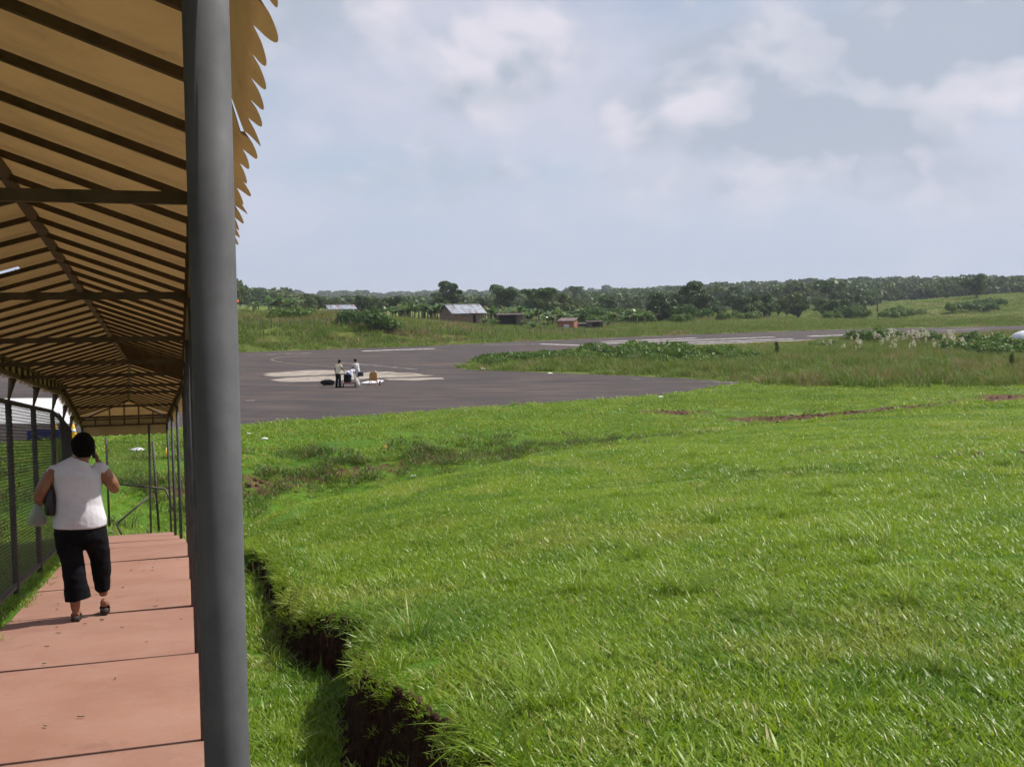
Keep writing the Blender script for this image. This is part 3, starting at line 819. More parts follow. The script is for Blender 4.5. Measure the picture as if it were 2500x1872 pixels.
# hipped far end
part('tie_beam', MB().bar(W3(E0, VE_L, HB), W3(E0, VE_R, HB), .034, .034), M['frame'])
part('eaves_rail', MB().bar(W3(E0, VE_L, HE - .015), W3(E0, VE_R, HE - .015), .03, .03), M['frame'])
APEX = W3(E0 - .9, VC, HR - .025)
for v in np.linspace(VE_L, VE_R, 7):
    t = 1 - abs(v - VC) / (VE_R - VC); top = APEX if t > .9 else W3(E0 - .9 * t, v, HE + (HR - .025 - HE) * t)
    if t < .02: top = APEX
    part('hip_rafter', MB().bar(W3(E0, v, HE - .01), top, .026, .024), M['frame'])
    part('strut', MB().bar(W3(E0 - .012, v, HB), W3(E0 - .012, v, HE), .022, .022), M['frame'])
# roof cloth: one sheet to each slope, sagging between rafters; one sheet has torn away from a rafter
TEAR_U = RA_U[int(np.argmin(np.abs(np.array(RA_U) - 6.95)))]
for sgn, ve in ((1, VO_R + .004), (-1, VO_L - .004)):
    us = []
    for i, u in enumerate(RA_U):
        n = 6
        us += [u + SP * k / n for k in range(n)]
    us = [u for u in us if u < E0 - .001] + [E0]
    acr = np.linspace(0, 1, 9); Vv = []; Q = []
    for u in us:
        ph = ((u - RA_U[0]) / SP) % 1.0; sag = -.016 * math.sin(math.pi * ph)
        endk = max(0.0, (u - (E0 - .9)) / .9)
        for s_ in acr:
            v = VC + (ve - VC) * s_; h = HR + .005 + (HE + .012 - HR) * s_
            if endk > 0 and s_ < endk: v = VC + (ve - VC) * endk; h = HR + .005 + (HE + .012 - HR) * endk
            Vv.append(W3(u, v, h + sag * (math.sin(math.pi * s_) * .6 + .4)) - CO)
    n = len(acr)
    for i in range(len(us) - 1):
        for j in range(n - 1):
            if sgn < 0 and TEAR_U < us[i] + .001 < TEAR_U + SP * .62 and (j + .5) / (n - 1) > .30 + .9 * (us[i] - TEAR_U) / SP: continue
            f = (i * n + j, (i + 1) * n + j, (i + 1) * n + j + 1, i * n + j + 1)
            Q.append(f if sgn < 0 else f[::-1])
    link('roof_canvas', mk_mesh('roof_canvas', Vv, Q, None, True), M['canvas'], canopy)
    if sgn < 0:      # the loose edge, curled up
        Vv = []
        for k in range(11):
            t = k / 10; u = TEAR_U + SP * (.66 - .66 * (t - 0) ** 1.5 * .55); v = VC + (ve - VC) * (.36 + .64 * t); h = HR + (HE - HR) * (.36 + .64 * t)
            for j in range(5):
                a = j / 4 * 2.4; Vv.append(W3(u + .05 + .03 * math.sin(a) - .06 * (1 - j / 4), v, h + .02 + .03 * (1 - math.cos(a)) * math.sin(math.pi * t)) - CO)
        link('loose_edge', mk_mesh('loose_edge', Vv, [(k * 5 + j, (k + 1) * 5 + j, (k + 1) * 5 + j + 1, k * 5 + j + 1) for k in range(10) for j in range(4)], None, True), M['litter'], canopy)
# hip cloth
Vv = []; n = 7
for i in range(n):
    t = i / (n - 1)
    for j in range(n):
        s_ = j / (n - 1); v = (VC + (VE_L - VC) * (1 - t)) * (1 - s_) + (VC + (VE_R - VC) * (1 - t)) * s_
        Vv.append(W3(E0 + .012 - .9 * t, v, HE + .012 + (HR - HE) * t - .01 * math.sin(math.pi * s_)) - CO)
link('hip_canvas', mk_mesh('hip_canvas', Vv, [(i * n + j, i * n + j + 1, (i + 1) * n + j + 1, (i + 1) * n + j) for i in range(n - 1) for j in range(n - 1)], None, True), M['canvas'], canopy)


def valance(u0, u1, ve, sgn, seed):
    """hanging strip of cloth; its scalloped hem flares outwards"""
    L = u1 - u0; nsc = max(3, round(L / .130)); per = 10; nu = nsc * per; rows = 9; Vv = []
    r_ = random.Random(seed); ph = r_.uniform(0, 6); curl = r_.uniform(.0, .022)
    deep = [r_.uniform(.040, .060) for _ in range(nsc)]; fl = [r_.uniform(.40, .75) for _ in range(nsc)]; sk = [r_.uniform(.010, .030) for _ in range(nsc)]
    for i in range(nu + 1):
        t = i / nu; u = u0 + L * t; k = min(i // per, nsc - 1); q = (i - k * per) / per
        sc = math.sin(math.pi * q) ** .55 * deep[k]
        end = max(0, (t - .85) / .15); lift = curl * end ** 2
        for j in range(rows):
            s_ = j / (rows - 1); top = min(1, s_ / .62); hem = max(0, (s_ - .62) / .38)
            hh = HE + .012 - top * (HE + .012 - (HB + .012)) - sc * hem * .72
            off = .002 + top * .020 + .005 * math.sin(ph + u * 5.1) * top + sc * hem * fl[k] + lift * s_
            Vv.append(W3(u + sk[k] * hem * math.sin(math.pi * q), ve + sgn * (off + (.024 * min(max(u - 1.6, 0), 2.2) if sgn > 0 else 0) * s_), hh + lift * .4 * s_) - CO)
    Q = [(i * rows + j, (i + 1) * rows + j, (i + 1) * rows + j + 1, i * rows + j + 1) for i in range(nu) for j in range(rows - 1)]
    if sgn < 0: Q = [f[::-1] for f in Q]
    link('valance', mk_mesh('valance', Vv, Q, None, True), M['canvas'], canopy)


k = 0; u = -.6
while u < E0 - .2:
    L = .80 if u < 8 else 1.05
    for ve, sgn in ((VO_R, 1), (VO_L, -1)): valance(u, min(u + L + .015, E0), ve, sgn, 100 + k * 2 + (sgn > 0))
    u += L; k += 1
Vv = []; nu, rows = 64, 5                                    # valance across the far end
for i in range(nu + 1):
    t = i / nu; v = VE_L + (VE_R - VE_L) * t
    for j in range(rows):
        s_ = j / (rows - 1); Vv.append(W3(E0 + .03, v, HE + .012 - s_ * (.33 + .03 * abs(math.sin(t * 28)))) - CO)
link('valance', mk_mesh('valance', Vv, [(i * rows + j, i * rows + j + 1, (i + 1) * rows + j + 1, (i + 1) * rows + j) for i in range(nu) for j in range(rows - 1)], None, True), M['canvas'], canopy)

# ------------------------------------------------------------------ chain-link fence along the outer side
fence = empty('chain_link_fence', tuple(W3(0, -1.66))); tag(fence, 'tall dark chain link fence along the outer edge of the walkway', 'fence')
FO = np.array(fence.location); FV = -1.625; FH = 1.97
FU = [1.2, 3.2, 5.2, 7.2, 9.75, 11.65, 13.55, 15.5, 17.6, 19.7]
for u in FU:
    part('fence_post', MB().tube([W3(u, FV, -.25), W3(u, FV, FH - .01)], .030, 12), M['fence'], True, fence, FO)
    part('support', MB().tube([W3(u, FV + .005, FH + .015), W3(u, FV + .05, HB - .02)], [.012, .042], 8), M['frame'], True, fence, FO)
for a, b in zip(FU[:-1], FU[1:]):
    part('top_rail', MB().tube([W3(a, FV, FH), W3(b, FV, FH)], .026, 8), M['fence'], True, fence, FO)
    part('bottom_rail', MB().bar(W3(a + .03, FV, .10), W3(b - .03, FV, .10), .03, .055), M['fence'], False, fence, FO)
m = MB(); pit = .068
for u in np.arange(1.2 - 2, 19.7, pit):
    for s_ in (1, -1):
        a_, b_ = (u, u + (FH - .12)); ha, hb = (.12, FH) if s_ > 0 else (FH, .12)
        if a_ < 1.2: ha += (hb - ha) * (1.2 - a_) / (b_ - a_); a_ = 1.2
        if b_ > 19.7: hb = ha + (hb - ha) * (19.7 - a_) / (b_ - a_); b_ = 19.7
        if b_ - a_ < .05: continue
        m.bar(W3(a_, FV + .033 + .003 * s_, ha), W3((a_ + b_) / 2, FV + .033 + .003 * s_, (ha + hb) / 2), .0032, .0032)
        m.bar(W3((a_ + b_) / 2, FV + .033 + .003 * s_, (ha + hb) / 2), W3(b_, FV + .033 + .003 * s_, hb), .0026, .0026)
tag(part('wire_mesh', m, M['wire'], False, fence, FO), kind='stuff')

# broken pipe barrier closing the end of the walkway
DB = 22.9
barrier = empty('pipe_barrier', tuple(W3(DB, VC))); tag(barrier, 'bent rusty pipe barrier leaning across the end of the walkway', 'barrier'); BO = np.array(barrier.location)
def bp(px, py, d=22.2): return at_d(px, py, d)
for nm, pts, r_ in [('upright', [bp(259, 1068), bp(267, 1284)], .024), ('upright', [bp(373, 1077), bp(388, 1294)], .026),
                    ('crossbar', [bp(262, 1180, 22.15), bp(296, 1182, 22.15), bp(402, 1193, 22.1), bp(406, 1198, 22.1), bp(424, 1246, 21.9)], .022),
                    ('brace', [bp(381, 1197, 22.12), bp(290, 1274, 21.7), bp(285, 1281, 21.7), bp(296, 1302, 21.5)], .022)]:
    part(nm, MB().tube(pts, r_, 10), M['fence'], True, barrier, BO)
m = MB(); p00, p10, p01, p11 = bp(262, 1075), bp(374, 1079), bp(266, 1180), bp(381, 1190)
for k in range(-14, 26):
    for s_ in (1, -1):
        a_, b_ = k / 26, (k + 14 * 1.0) / 26; t0, t1 = 0.0, 1.0
        if a_ < 0: t0 = -a_ / (b_ - a_)
        if b_ > 1: t1 = (1 - a_) / (b_ - a_)
        if t1 - t0 < .05: continue
        def bil(x, y): return (p00 * (1 - x) + p10 * x) * (1 - y) + (p01 * (1 - x) + p11 * x) * y
        ya, yb = (t0, t1) if s_ > 0 else (1 - t0, 1 - t1)
        m.bar(bil(a_ + (b_ - a_) * t0, ya), bil(a_ + (b_ - a_) * t1, yb), .004, .004)
tag(part('wire_mesh', m, M['wire'], False, barrier, BO), kind='stuff')

# pipe railing on the far side of the fence
rail = empty('pipe_railing', tuple(W3(14, -4.9))); tag(rail, 'low pipe railing with leaning posts beyond the chain link fence', 'railing'); RO = np.array(rail.location)
RU = [10.0, 12.0, 14.0, 16.2, 18.5, 20.8]
def gpt(u, v, h):
    p = W3(u, v); return np.array([p[0], p[1], gz(p[0], p[1]) + h])
for k, u in enumerate(RU):
    part('railing_post', MB().tube([gpt(u, -5.1, -.1), gpt(u + .1 * math.sin(k * 3), -5.1 + .05 * math.cos(k * 5), 1.05)], .028, 10), M['fence'], True, rail, RO)
for a, b in zip(RU[:-1], RU[1:]):
    for h in (.55, 1.0): part('railing_bar', MB().tube([gpt(a, -5.1, h), gpt(b, -5.1, h)], .022, 8), M['fence'], True, rail, RO)
    part('railing_brace', MB().tube([gpt(a, -5.1, .52), gpt(b, -5.1, .06)], .02, 8), M['fence'], True, rail, RO)

# ================================================================== VEGETATION


def blades(n, rad, h0, h1, w, lean=.5, seg=3, seed=0, droop=.5):
    """n grass blades standing in a disc: arrays of verts, quads, tris"""
    r_ = np.random.default_rng(seed); V, Q, T = [], [], []; c = 0
    for _ in range(n):
        a = r_.uniform(0, 6.283); rr = rad * math.sqrt(r_.uniform()); x, y = rr * math.cos(a), rr * math.sin(a)
        h = r_.uniform(h0, h1); b = r_.uniform(0, 6.283); ln = lean * r_.uniform(.2, 1.0) * h; fx, fy = math.cos(b), math.sin(b); ww = w * r_.uniform(.7, 1.3)
        tw = b + math.pi / 2 + r_.uniform(-.5, .5); sx, sy = math.cos(tw), math.sin(tw)
        for k in range(seg):
            t = k / seg; q = ln * (t + droop * t * t); z = h * (t - droop * .35 * t * t); hw = ww * .5 * (1 - t * .55)
            V += [(x + fx * q - sx * hw, y + fy * q - sy * hw, z), (x + fx * q + sx * hw, y + fy * q + sy * hw, z)]
        t = 1; V.append((x + fx * ln * (1 + droop), y + fy * ln * (1 + droop), h * (1 - droop * .35)))
        for k in range(seg - 1): Q.append((c + 2 * k, c + 2 * k + 1, c + 2 * k + 3, c + 2 * k + 2))
        T.append((c + 2 * seg - 2, c + 2 * seg - 1, c + 2 * seg)); c += 2 * seg + 1
    return np.array(V), Q, T


def leaves(n, pts, nrm, size, seed=0, ratio=.6, jit=.7):
    """leaf quads (two bent halves would be too many): pointed diamonds at given points, facing roughly along nrm"""
    r_ = np.random.default_rng(seed)
    nr = nrm + r_.normal(0, jit, (n, 3)); nr /= np.linalg.norm(nr, axis=1)[:, None]
    a = np.cross(nr, r_.normal(0, 1, (n, 3))); a /= np.linalg.norm(a, axis=1)[:, None]; b = np.cross(nr, a)
    s = size * r_.uniform(.6, 1.35, (n, 1))
    V = np.stack([pts - a * s, pts + b * s * ratio, pts + a * s, pts - b * s * ratio], 1).reshape(-1, 3)
    return V, np.arange(n * 4).reshape(-1, 4)


def crown_points(n, lobes, seed, shell=.75):
    r_ = np.random.default_rng(seed); P = np.zeros((n, 3)); N = np.zeros((n, 3))
    vol = np.array([l[3] * l[4] for l in lobes]) ** .9; k = r_.choice(len(lobes), n, p=vol / vol.sum())
    L = np.array(lobes)[k]; d = r_.normal(0, 1, (n, 3)); d /= np.linalg.norm(d, axis=1)[:, None]
    d[:, 2] = np.where(d[:, 2] < -.35, -d[:, 2], d[:, 2])
    rr = np.where(r_.uniform(size=n) < shell, r_.uniform(.82, 1.08, n), r_.uniform(.3, .9, n))[:, None]
    P = L[:, :3] + d * rr * np.stack([L[:, 3], L[:, 3], L[:, 4]], 1)
    return P, d


PROTO = bpy.data.collections.new('plant_sources')      # never linked to the scene: only the scattered plants use them


def proto(name, V, Q, T, mat, smooth=True):
    me = mk_mesh(name, V, Q, T, smooth); me.materials.append(mat); return me


def scatter(name, meshes, P, rot, scl, idx, label, tilt=None):
    """many small plants nobody would count, as one object"""
    col = bpy.data.collections.new(name + '_sources')
    for i, me in enumerate(meshes):
        o = bpy.data.objects.new('%s_%02d' % (name, i), me); col.objects.link(o)
    P = np.asarray(P, np.float32); n = len(P)
    me = bpy.data.meshes.new(name); me.vertices.add(n); me.vertices.foreach_set('co', P.ravel()); me.update()
    e = np.zeros((n, 3), np.float32); e[:, 2] = rot
    if tilt is not None: e[:, 0] = tilt[0]; e[:, 1] = tilt[1]
    a = me.attributes.new('rot', 'FLOAT_VECTOR', 'POINT'); a.data.foreach_set('vector', e.ravel())
    scl = np.asarray(scl, np.float32); scl = np.stack([scl] * 3, 1) if scl.ndim == 1 else scl
    a = me.attributes.new('scl', 'FLOAT_VECTOR', 'POINT'); a.data.foreach_set('vector', np.ascontiguousarray(scl).ravel())
    a = me.attributes.new('pick', 'INT', 'POINT'); a.data.foreach_set('value', np.asarray(idx, np.int32))
    o = bpy.data.objects.new(name, me); COL.objects.link(o)
    ng = bpy.data.node_groups.new(name, 'GeometryNodeTree')
    ng.interface.new_socket('Geometry', in_out='INPUT', socket_type='NodeSocketGeometry'); ng.interface.new_socket('Geometry', in_out='OUTPUT', socket_type='NodeSocketGeometry')
    nd = ng.nodes; gi = nd.new('NodeGroupInput'); go = nd.new('NodeGroupOutput'); m2p = nd.new('GeometryNodeMeshToPoints'); ip = nd.new('GeometryNodeInstanceOnPoints'); ci = nd.new('GeometryNodeCollectionInfo')
    ci.inputs['Collection'].default_value = col; ci.inputs['Separate Children'].default_value = True; ci.inputs['Reset Children'].default_value = True
    def attr(nm, dt):
        x = nd.new('GeometryNodeInputNamedAttribute'); x.data_type = dt; x.inputs['Name'].default_value = nm; return x.outputs['Attribute']
    e2r = nd.new('FunctionNodeEulerToRotation'); l = ng.links
    l.new(attr('rot', 'FLOAT_VECTOR'), e2r.inputs[0]); l.new(e2r.outputs[0], ip.inputs['Rotation'])
    l.new(attr('scl', 'FLOAT_VECTOR'), ip.inputs['Scale']); l.new(attr('pick', 'INT'), ip.inputs['Instance Index'])
    l.new(gi.outputs[0], m2p.inputs[0]); l.new(m2p.outputs[0], ip.inputs['Points']); l.new(ci.outputs[0], ip.inputs['Instance']); ip.inputs['Pick Instance'].default_value = True
    l.new(ip.outputs[0], go.inputs[0])
    md = o.modifiers.new('plants', 'NODES'); md.node_group = ng
    return tag(o, label, kind='stuff')


def sector(n_per_m2, d0, d1, a0, a1, seed, cap=60000):
    r_ = np.random.default_rng(seed); area = .5 * (a1 - a0) * (d1 * d1 - d0 * d0); n = min(cap, int(area * n_per_m2))
    d = np.sqrt(r_.uniform(d0 * d0, d1 * d1, n)); a = r_.uniform(a0, a1, n)
    return d * np.sin(a), d * np.cos(a)


def on_walk(x, y, m=0.0):
    u, v = uv_of(x, y); return (u < 22.9) & (u > -4) & (v > -1.475 - m) & (v < .125 + m)


def slope_tilt(x, y):
    return None


# --- lawn: square sods of blades laid edge to edge; loose tufts where a sod would not fit
def sod(size, per_m2, h0, h1, w, lean, seg, seed, mat, long_share=.035):
    """blades over a square, with longer ones in places"""
    r_ = np.random.default_rng(seed); n = int(size * size * per_m2); V_, Q_, T_ = blades(n, 1.0, h0, h1, w, lean, seg, seed, .6); k = 2 * seg + 1
    V_ = V_.reshape(n, k, 3); root = V_[:, :2].mean(1); V_ = V_ - np.stack([root[:, 0], root[:, 1], np.zeros(n)], 1)[:, None]
    pos = r_.uniform(-size / 2, size / 2, (n, 2)); lush = fbm(pos[:, 0] * 3.1 / size * .4 + seed, pos[:, 1] * 3.1 / size * .4, seed)
    sc_ = (.7 + .6 * lush) * np.where(r_.uniform(size=n) < long_share, 1.7, 1.0); V_ = V_ * sc_[:, None, None]; V_[:, :, :2] += pos[:, None]
    return proto('sod', V_.reshape(-1, 3), Q_, T_, mat)


sod_near = [sod(.42, 4600, .024, .062, .0078, .95, 3, 10 + k, M['blade']) for k in range(9)]
sod_mid = [sod(.84, 2300, .028, .062, .0098, .95, 2, 30 + k, M['blade']) for k in range(6)]
sod_slope = [sod(.96, 1150, .032, .068, .0125, .95, 2, 44 + k, M['blade']) for k in range(5)]
sod_far = [sod(1.9, 720, .035, .070, .0135, 1.0, 2, 50 + k, M['blade']) for k in range(5)]
sod_field = [sod(2.3, 150, .05, .10, .032, .9, 2, 60 + k, M['blade_far']) for k in range(4)]
tufts = [proto('lawn_tuft', *blades(44, .105, .024, .060, .0075, .9, 3, 110 + k, .6), M['blade']) for k in range(4)]
tufts += [proto('lawn_tuft', *blades(34, .07, .06, .15, .0075, 1.1, 4, 130 + k, .8), M['blade']) for k in range(3)]
A0, A1 = R(-34), R(34)


def bare(x, y, m=.02):
    """where no grass stands"""
    u, v = uv_of(x, y)
    return on_walk(x, y, m) | inside(ASPH, x, y) | ((np.abs(v - lip_v(u) + .03) < .06) & (u < 14.6) & (v > .1)) | ((v < -3.4) & (v > -4.9) & (u > 6) & (u < 26))


def lawn(name, cell, d0, d1, meshes, seed, label, loose=0, loose_s=1.0):
    r_ = np.random.default_rng(seed); n = int(d1 / cell) + 2
    gx, gy = np.meshgrid(np.arange(-n, n) * cell, np.arange(-2, n) * cell); gx = gx.ravel() + seed * .013; gy = gy.ravel()
    d = np.hypot(gx, gy); az = np.arctan2(gx, gy); k = (d >= d0) & (d < d1) & (az > A0) & (az < A1); gx, gy = gx[k], gy[k]
    hc = cell * .56; cx = [gx + sx * hc for sx in (-1, 0, 1) for sy in (-1, 0, 1)]; cy = [gy + sy * hc for sx in (-1, 0, 1) for sy in (-1, 0, 1)]
    H_ = np.stack([ground_h(a_, b_) for a_, b_ in zip(cx, cy)]); bad = np.stack([bare(a_, b_) for a_, b_ in zip(cx, cy)])
    sx_ = (H_[7] - H_[1]) / (2 * hc); sy_ = (H_[5] - H_[3]) / (2 * hc); pl = H_.mean(0)
    res = np.abs(H_ - (pl[None] + np.stack([(i // 3 - 1) * sx_ * hc + (i % 3 - 1) * sy_ * hc for i in range(9)]))).max(0)
    so = soil_at(gx, gy); so = np.maximum(so, np.stack([soil_at(a_, b_) for a_, b_ in zip(cx, cy)]).max(0) * (cell > .5)); lay = ~bad.any(0) & (so < .62) & (res < .05 * max(1, cell * 2.4)) & (r_.uniform(size=len(gx)) > np.clip((so - .3) * 1.5, 0, .97))
    part_ = ~lay & ~bad.all(0)
    x, y, z = gx[lay], gy[lay], pl[lay] - .004; m = len(x); pat = fbm(x * .5, y * .5, 77)
    s_ = r_.uniform(.97, 1.05, m); sc_ = np.stack([s_, s_, .75 + .60 * pat + r_.uniform(-.05, .05, m)], 1)
    q = r_.integers(0, 4, m); rz = q * math.pi / 2 + r_.normal(0, .05, m)
    # tilt to the slope: rotate the slope into the turned frame (XYZ Euler turns about x, then y, then z)
    ca, sa = np.cos(rz), np.sin(rz); lx = sx_[lay] * ca + sy_[lay] * sa; ly = -sx_[lay] * sa + sy_[lay] * ca
    scatter(name, meshes, np.stack([x, y, z], 1), rz, sc_, r_.integers(0, len(meshes), m), label, (np.arctan(ly), -np.arctan(lx)))
    if loose:
        x, y = gx[part_], gy[part_]; nn = int(loose * cell * cell); x = np.repeat(x, nn) + r_.uniform(-cell / 2, cell / 2, len(x) * nn); y = np.repeat(y, nn) + r_.uniform(-cell / 2, cell / 2, len(y) * nn)
        k = ~bare(x, y, .0) & (r_.uniform(size=len(x)) > np.clip((soil_at(x, y) - .32) * 2.2, 0, .96)); x, y = x[k], y[k]; m = len(x); u, v = uv_of(x, y)
        edge = (v > lip_v(u) - .03) & (v < lip_v(u) + .14) & (u < 14.6); idx = np.where((edge & (r_.uniform(size=m) < .30)) | (r_.uniform(size=m) < .05), r_.integers(4, 7, m), r_.integers(0, 4, m))
        lean_ = np.where(edge, .45, 0); tx = r_.normal(0, .12, m); ty = r_.normal(0, .12, m)
        scatter(name, tufts, np.stack([x, y, ground_h(x, y) - .005], 1), np.where(edge, r_.normal(-WALK_YAW, .5, m), r_.uniform(0, 6.283, m)), r_.uniform(.8, 1.25, m) * loose_s, idx, label + ', at its edges', (tx, ty - lean_))


lawn('lawn_grass', .4, 1.2, 8, sod_near, 201, 'short thick lawn grass on the terrace', 110)
# grass and roots hanging over the cut bank
r_ = np.random.default_rng(260); n = 330; u = r_.uniform(.8, 14.2, n); v = lip_v(u) + r_.normal(.03, .022, n); P = DW[None] * u[:, None] + NR[None] * v[:, None]
scatter('bank_grass', tufts, np.stack([P[:, 0], P[:, 1], ground_h(P[:, 0], P[:, 1]) - np.abs(r_.normal(0, .03, n))], 1), r_.normal(-WALK_YAW, .45, n), r_.uniform(.5, 1.0, n), np.where(r_.uniform(size=n) < .16, r_.integers(4, 7, n), r_.integers(0, 4, n)), 'grass hanging over the lip of the drain', (r_.normal(0, .2, n), -r_.uniform(.3, 1.3, n)))
lawn('lawn_grass', .8, 8, 16.5, sod_mid, 202, 'lawn grass sloping down the terrace', 55, 1.3)
lawn('lawn_grass', .9, 16.5, 27, sod_slope, 205, 'lawn grass on the shoulder of the terrace', 30, 1.6)
lawn('lawn_grass', 1.8, 27, 37, sod_far, 203, 'lawn grass towards the foot of the terrace', 16, 2.0)
lawn('field_grass', 2.2, 37, 72, sod_field, 204, 'mown field grass beside the apron', 4, 2.6)
# a few longer tussocks in the lawn
tus = [proto('tussock', *blades(70, .10, .12, .34, .0062, .9, 5, 150 + k, .9), M['blade']) for k in range(3)]
tp_ = [(1330, 1690), (1372, 1720), (1300, 1745), (2330, 1250), (2060, 1190), (1510, 1340), (1480, 1450), (2150, 1330), (700, 1820), (1020, 1560), (2440, 1140), (1750, 1180), (1900, 1105), (1000, 1230), (2300, 1650)]
tp_ += [(random.uniform(700, 2500), random.uniform(1090, 1500)) for _ in range(34)]
tp_ = np.array([ground_hit(*p) for p in tp_]); scatter('tussocks', tus, tp_, rng.uniform(0, 6.28, len(tp_)), rng.uniform(.55, 1.2, len(tp_)), rng.integers(0, 3, len(tp_)), 'longer tussocks in the lawn')

# --- clods of earth on the bare scars and the bank
def clod(seed):
    r_ = np.random.default_rng(seed); m_ = MB(); rings_ = [[np.array([s_ * math.cos(t_) * r_.uniform(.75, 1.25), s_ * math.sin(t_) * r_.uniform(.75, 1.25), z_ * r_.uniform(.8, 1.2)]) for t_ in np.linspace(0, 6.283, 7, endpoint=False)] for s_, z_ in ((.10, -.02), (.13, .03), (.10, .08), (.03, .11))]
    me = m_.rings(rings_).mesh('clod'); me.materials.append(M['earth']); return me
M['earth'] = mat_plain('earth', (.060, .033, .019), (.15, .090, .055), 9, .95, .5, 30, .1)
clods = [clod(380 + k) for k in range(4)]; P = []; r_ = np.random.default_rng(385)
for ln, n, w in ((SCAR, 420, 1.0), (SCAR2, 90, .6)):
    for _ in range(n):
        k = r_.integers(0, len(ln) - 1); p = ln[k] + (ln[k + 1] - ln[k]) * r_.uniform(); P.append((p[0] + r_.normal(0, w * .5), p[1] + r_.normal(0, w)))
for p in SCARS_SMALL:
    for _ in range(6): P.append((p[0] + r_.normal(0, .5), p[1] + r_.normal(0, .3)))
for _ in range(70):
    px_ = r_.uniform(420, 1350); d_ = np.interp(px_, [400, 590, 800, 1000, 1250, 1500], [32.9, 33.3, 34.7, 35.5, 36.7, 37.8]) + r_.normal(0, .5); a_ = az_of(px_); P.append((math.sin(a_) * d_, math.cos(a_) * d_))
P = np.array(P); n = len(P); scatter('earth_clods', clods, np.stack([P[:, 0], P[:, 1], ground_h(P[:, 0], P[:, 1]) - .01], 1), r_.uniform(0, 6.28, n), .18 + .55 * r_.uniform(size=n) ** 2, r_.integers(0, 4, n), 'clods of red-brown earth on the bare scars')
# --- weeds on the drain bank
def weed_mesh(seed, n=30, h=.30, r=.32, sz=.036):
    r_ = np.random.default_rng(seed); a = r_.uniform(0, 6.283, n); rr = r * np.sqrt(r_.uniform(size=n)); P = np.stack([rr * np.cos(a), rr * np.sin(a), r_.uniform(.03, h, n) * (1 - .5 * rr / r)], 1)
    N = np.stack([np.cos(a) * .5, np.sin(a) * .5, np.ones(n)], 1); V_, Q_ = leaves(n, P, N, sz, seed, .5); V2, Q2, T2 = blades(46, r, h * .45, h * 1.15, .016, .8, 2, seed + 5)
    return np.concatenate([V_, V2]), list(map(tuple, Q_)) + [tuple(i + len(V_) for i in q) for q in Q2], [tuple(i + len(V_) for i in t) for t in T2]
weeds = [proto('weed', *weed_mesh(400 + k), M['weed']) for k in range(4)]
x, y = sector(7.0, 22.5, 39.5, az_of(-400), az_of(1750), 301); r_ = np.random.default_rng(302); az = np.arctan2(x, y); d = np.hypot(x, y)
k = ~on_walk(x, y, .1) & (ground_h(x, y) < .95) & (r_.uniform(size=len(x)) < (.26 + 1.1 * (fbm(x * .7, y * .7, 90) - .38)) * (.22 + 2.6 * (soil_at(x, y) > .2))) & (d > 23.0 + 12 * sstep(az_of(500), az_of(1200), az)); x, y = x[k], y[k]; n = len(x)
s = r_.uniform(.6, 1.5, n) * (1 - .45 * sstep(az_of(1000), az_of(1600), np.arctan2(x, y)))
scatter('weeds', weeds, np.stack([x, y, ground_h(x, y) - .02], 1), r_.uniform(0, 6.283, n), s, r_.integers(0, 4, n), 'leafy weeds on the drain bank')

# --- tall grass between apron and runway and beyond the runway
tallm = [proto('tall_grass', *blades(60, .6, .35, .95, .030, .55, 3, 80 + k, .7), M['tall']) for k in range(4)] + [proto('tall_grass', *blades(54, .6, .45, 1.05, .026, .5, 3, 90 + k, .7), M['tall_dry']) for k in range(3)]
x, y = sector(1.5, 64, 190, az_of(1085), az_of(2900), 311); r_ = np.random.default_rng(312); d = np.hypot(x, y); az = np.arctan2(x, y)
dn = np.interp(az, [az_of(p) for p in (1100, 1600, 1800, 1900, 2100, 2300, 2500, 2900)], [80, 70, 68, 64.5, 64, 66, 68, 66])
RWN = np.array([at_z(*p)[:2] for p in [(1203, 870), (1678, 844), (2025, 834), (2500, 813)]])
k = ~inside(ASPH, x, y) & (d > dn); below = dist_poly(ASPH, x, y)
# keep to the near side of the runway
rwd = (RWN[-1] - RWN[0]) / np.linalg.norm(RWN[-1] - RWN[0]); rwn = np.array([-rwd[1], rwd[0]]); side = (x - RWN[0][0]) * rwn[0] + (y - RWN[0][1]) * rwn[1]
k &= side < 3.0; k &= r_.uniform(size=len(x)) < np.clip(.25 + 1.2 * fbm(x * .12, y * .12, 91) * sstep(-1, 6, d - dn), 0, 1)
x, y, d, az, side = x[k], y[k], d[k], az[k], side[k]; n = len(x)
hs = (.75 + .8 * fbm(x * .16, y * .16, 92)) * (.62 + .55 * sstep(0, 5, dist_poly(ASPH, x, y))) * (1 - .45 * sstep(-22, -2, side) * (1 - sstep(az_of(1950), az_of(2050), az)))
dryk = r_.uniform(size=n) < .05 + .36 * sstep(.52, .70, fbm(x * .1, y * .1, 93))
sc = np.stack([1.0 + .5 * r_.uniform(size=n)] * 2 + [hs * r_.uniform(.7, 1.15, n)], 1)
scatter('tall_grass', tallm, np.stack([x, y, ground_h(x, y) - .03], 1), r_.uniform(0, 6.283, n), sc, np.where(dryk, r_.integers(4, 7, n), r_.integers(0, 4, n)), 'tall rough grass between the apron and the runway')
tallf = [proto('rough_grass', *blades(56, 1.1, .5, 1.2, .065, .5, 2, 110 + k, .6), M['tall']) for k in range(4)] + [proto('rough_grass', *blades(50, 1.1, .5, 1.2, .06, .5, 2, 120 + k, .6), M['tall_dry']) for k in range(3)]
x, y = sector(.75, 108, 235, az_of(420), az_of(2750), 321); r_ = np.random.default_rng(322); az = np.arctan2(x, y); d = np.hypot(x, y)
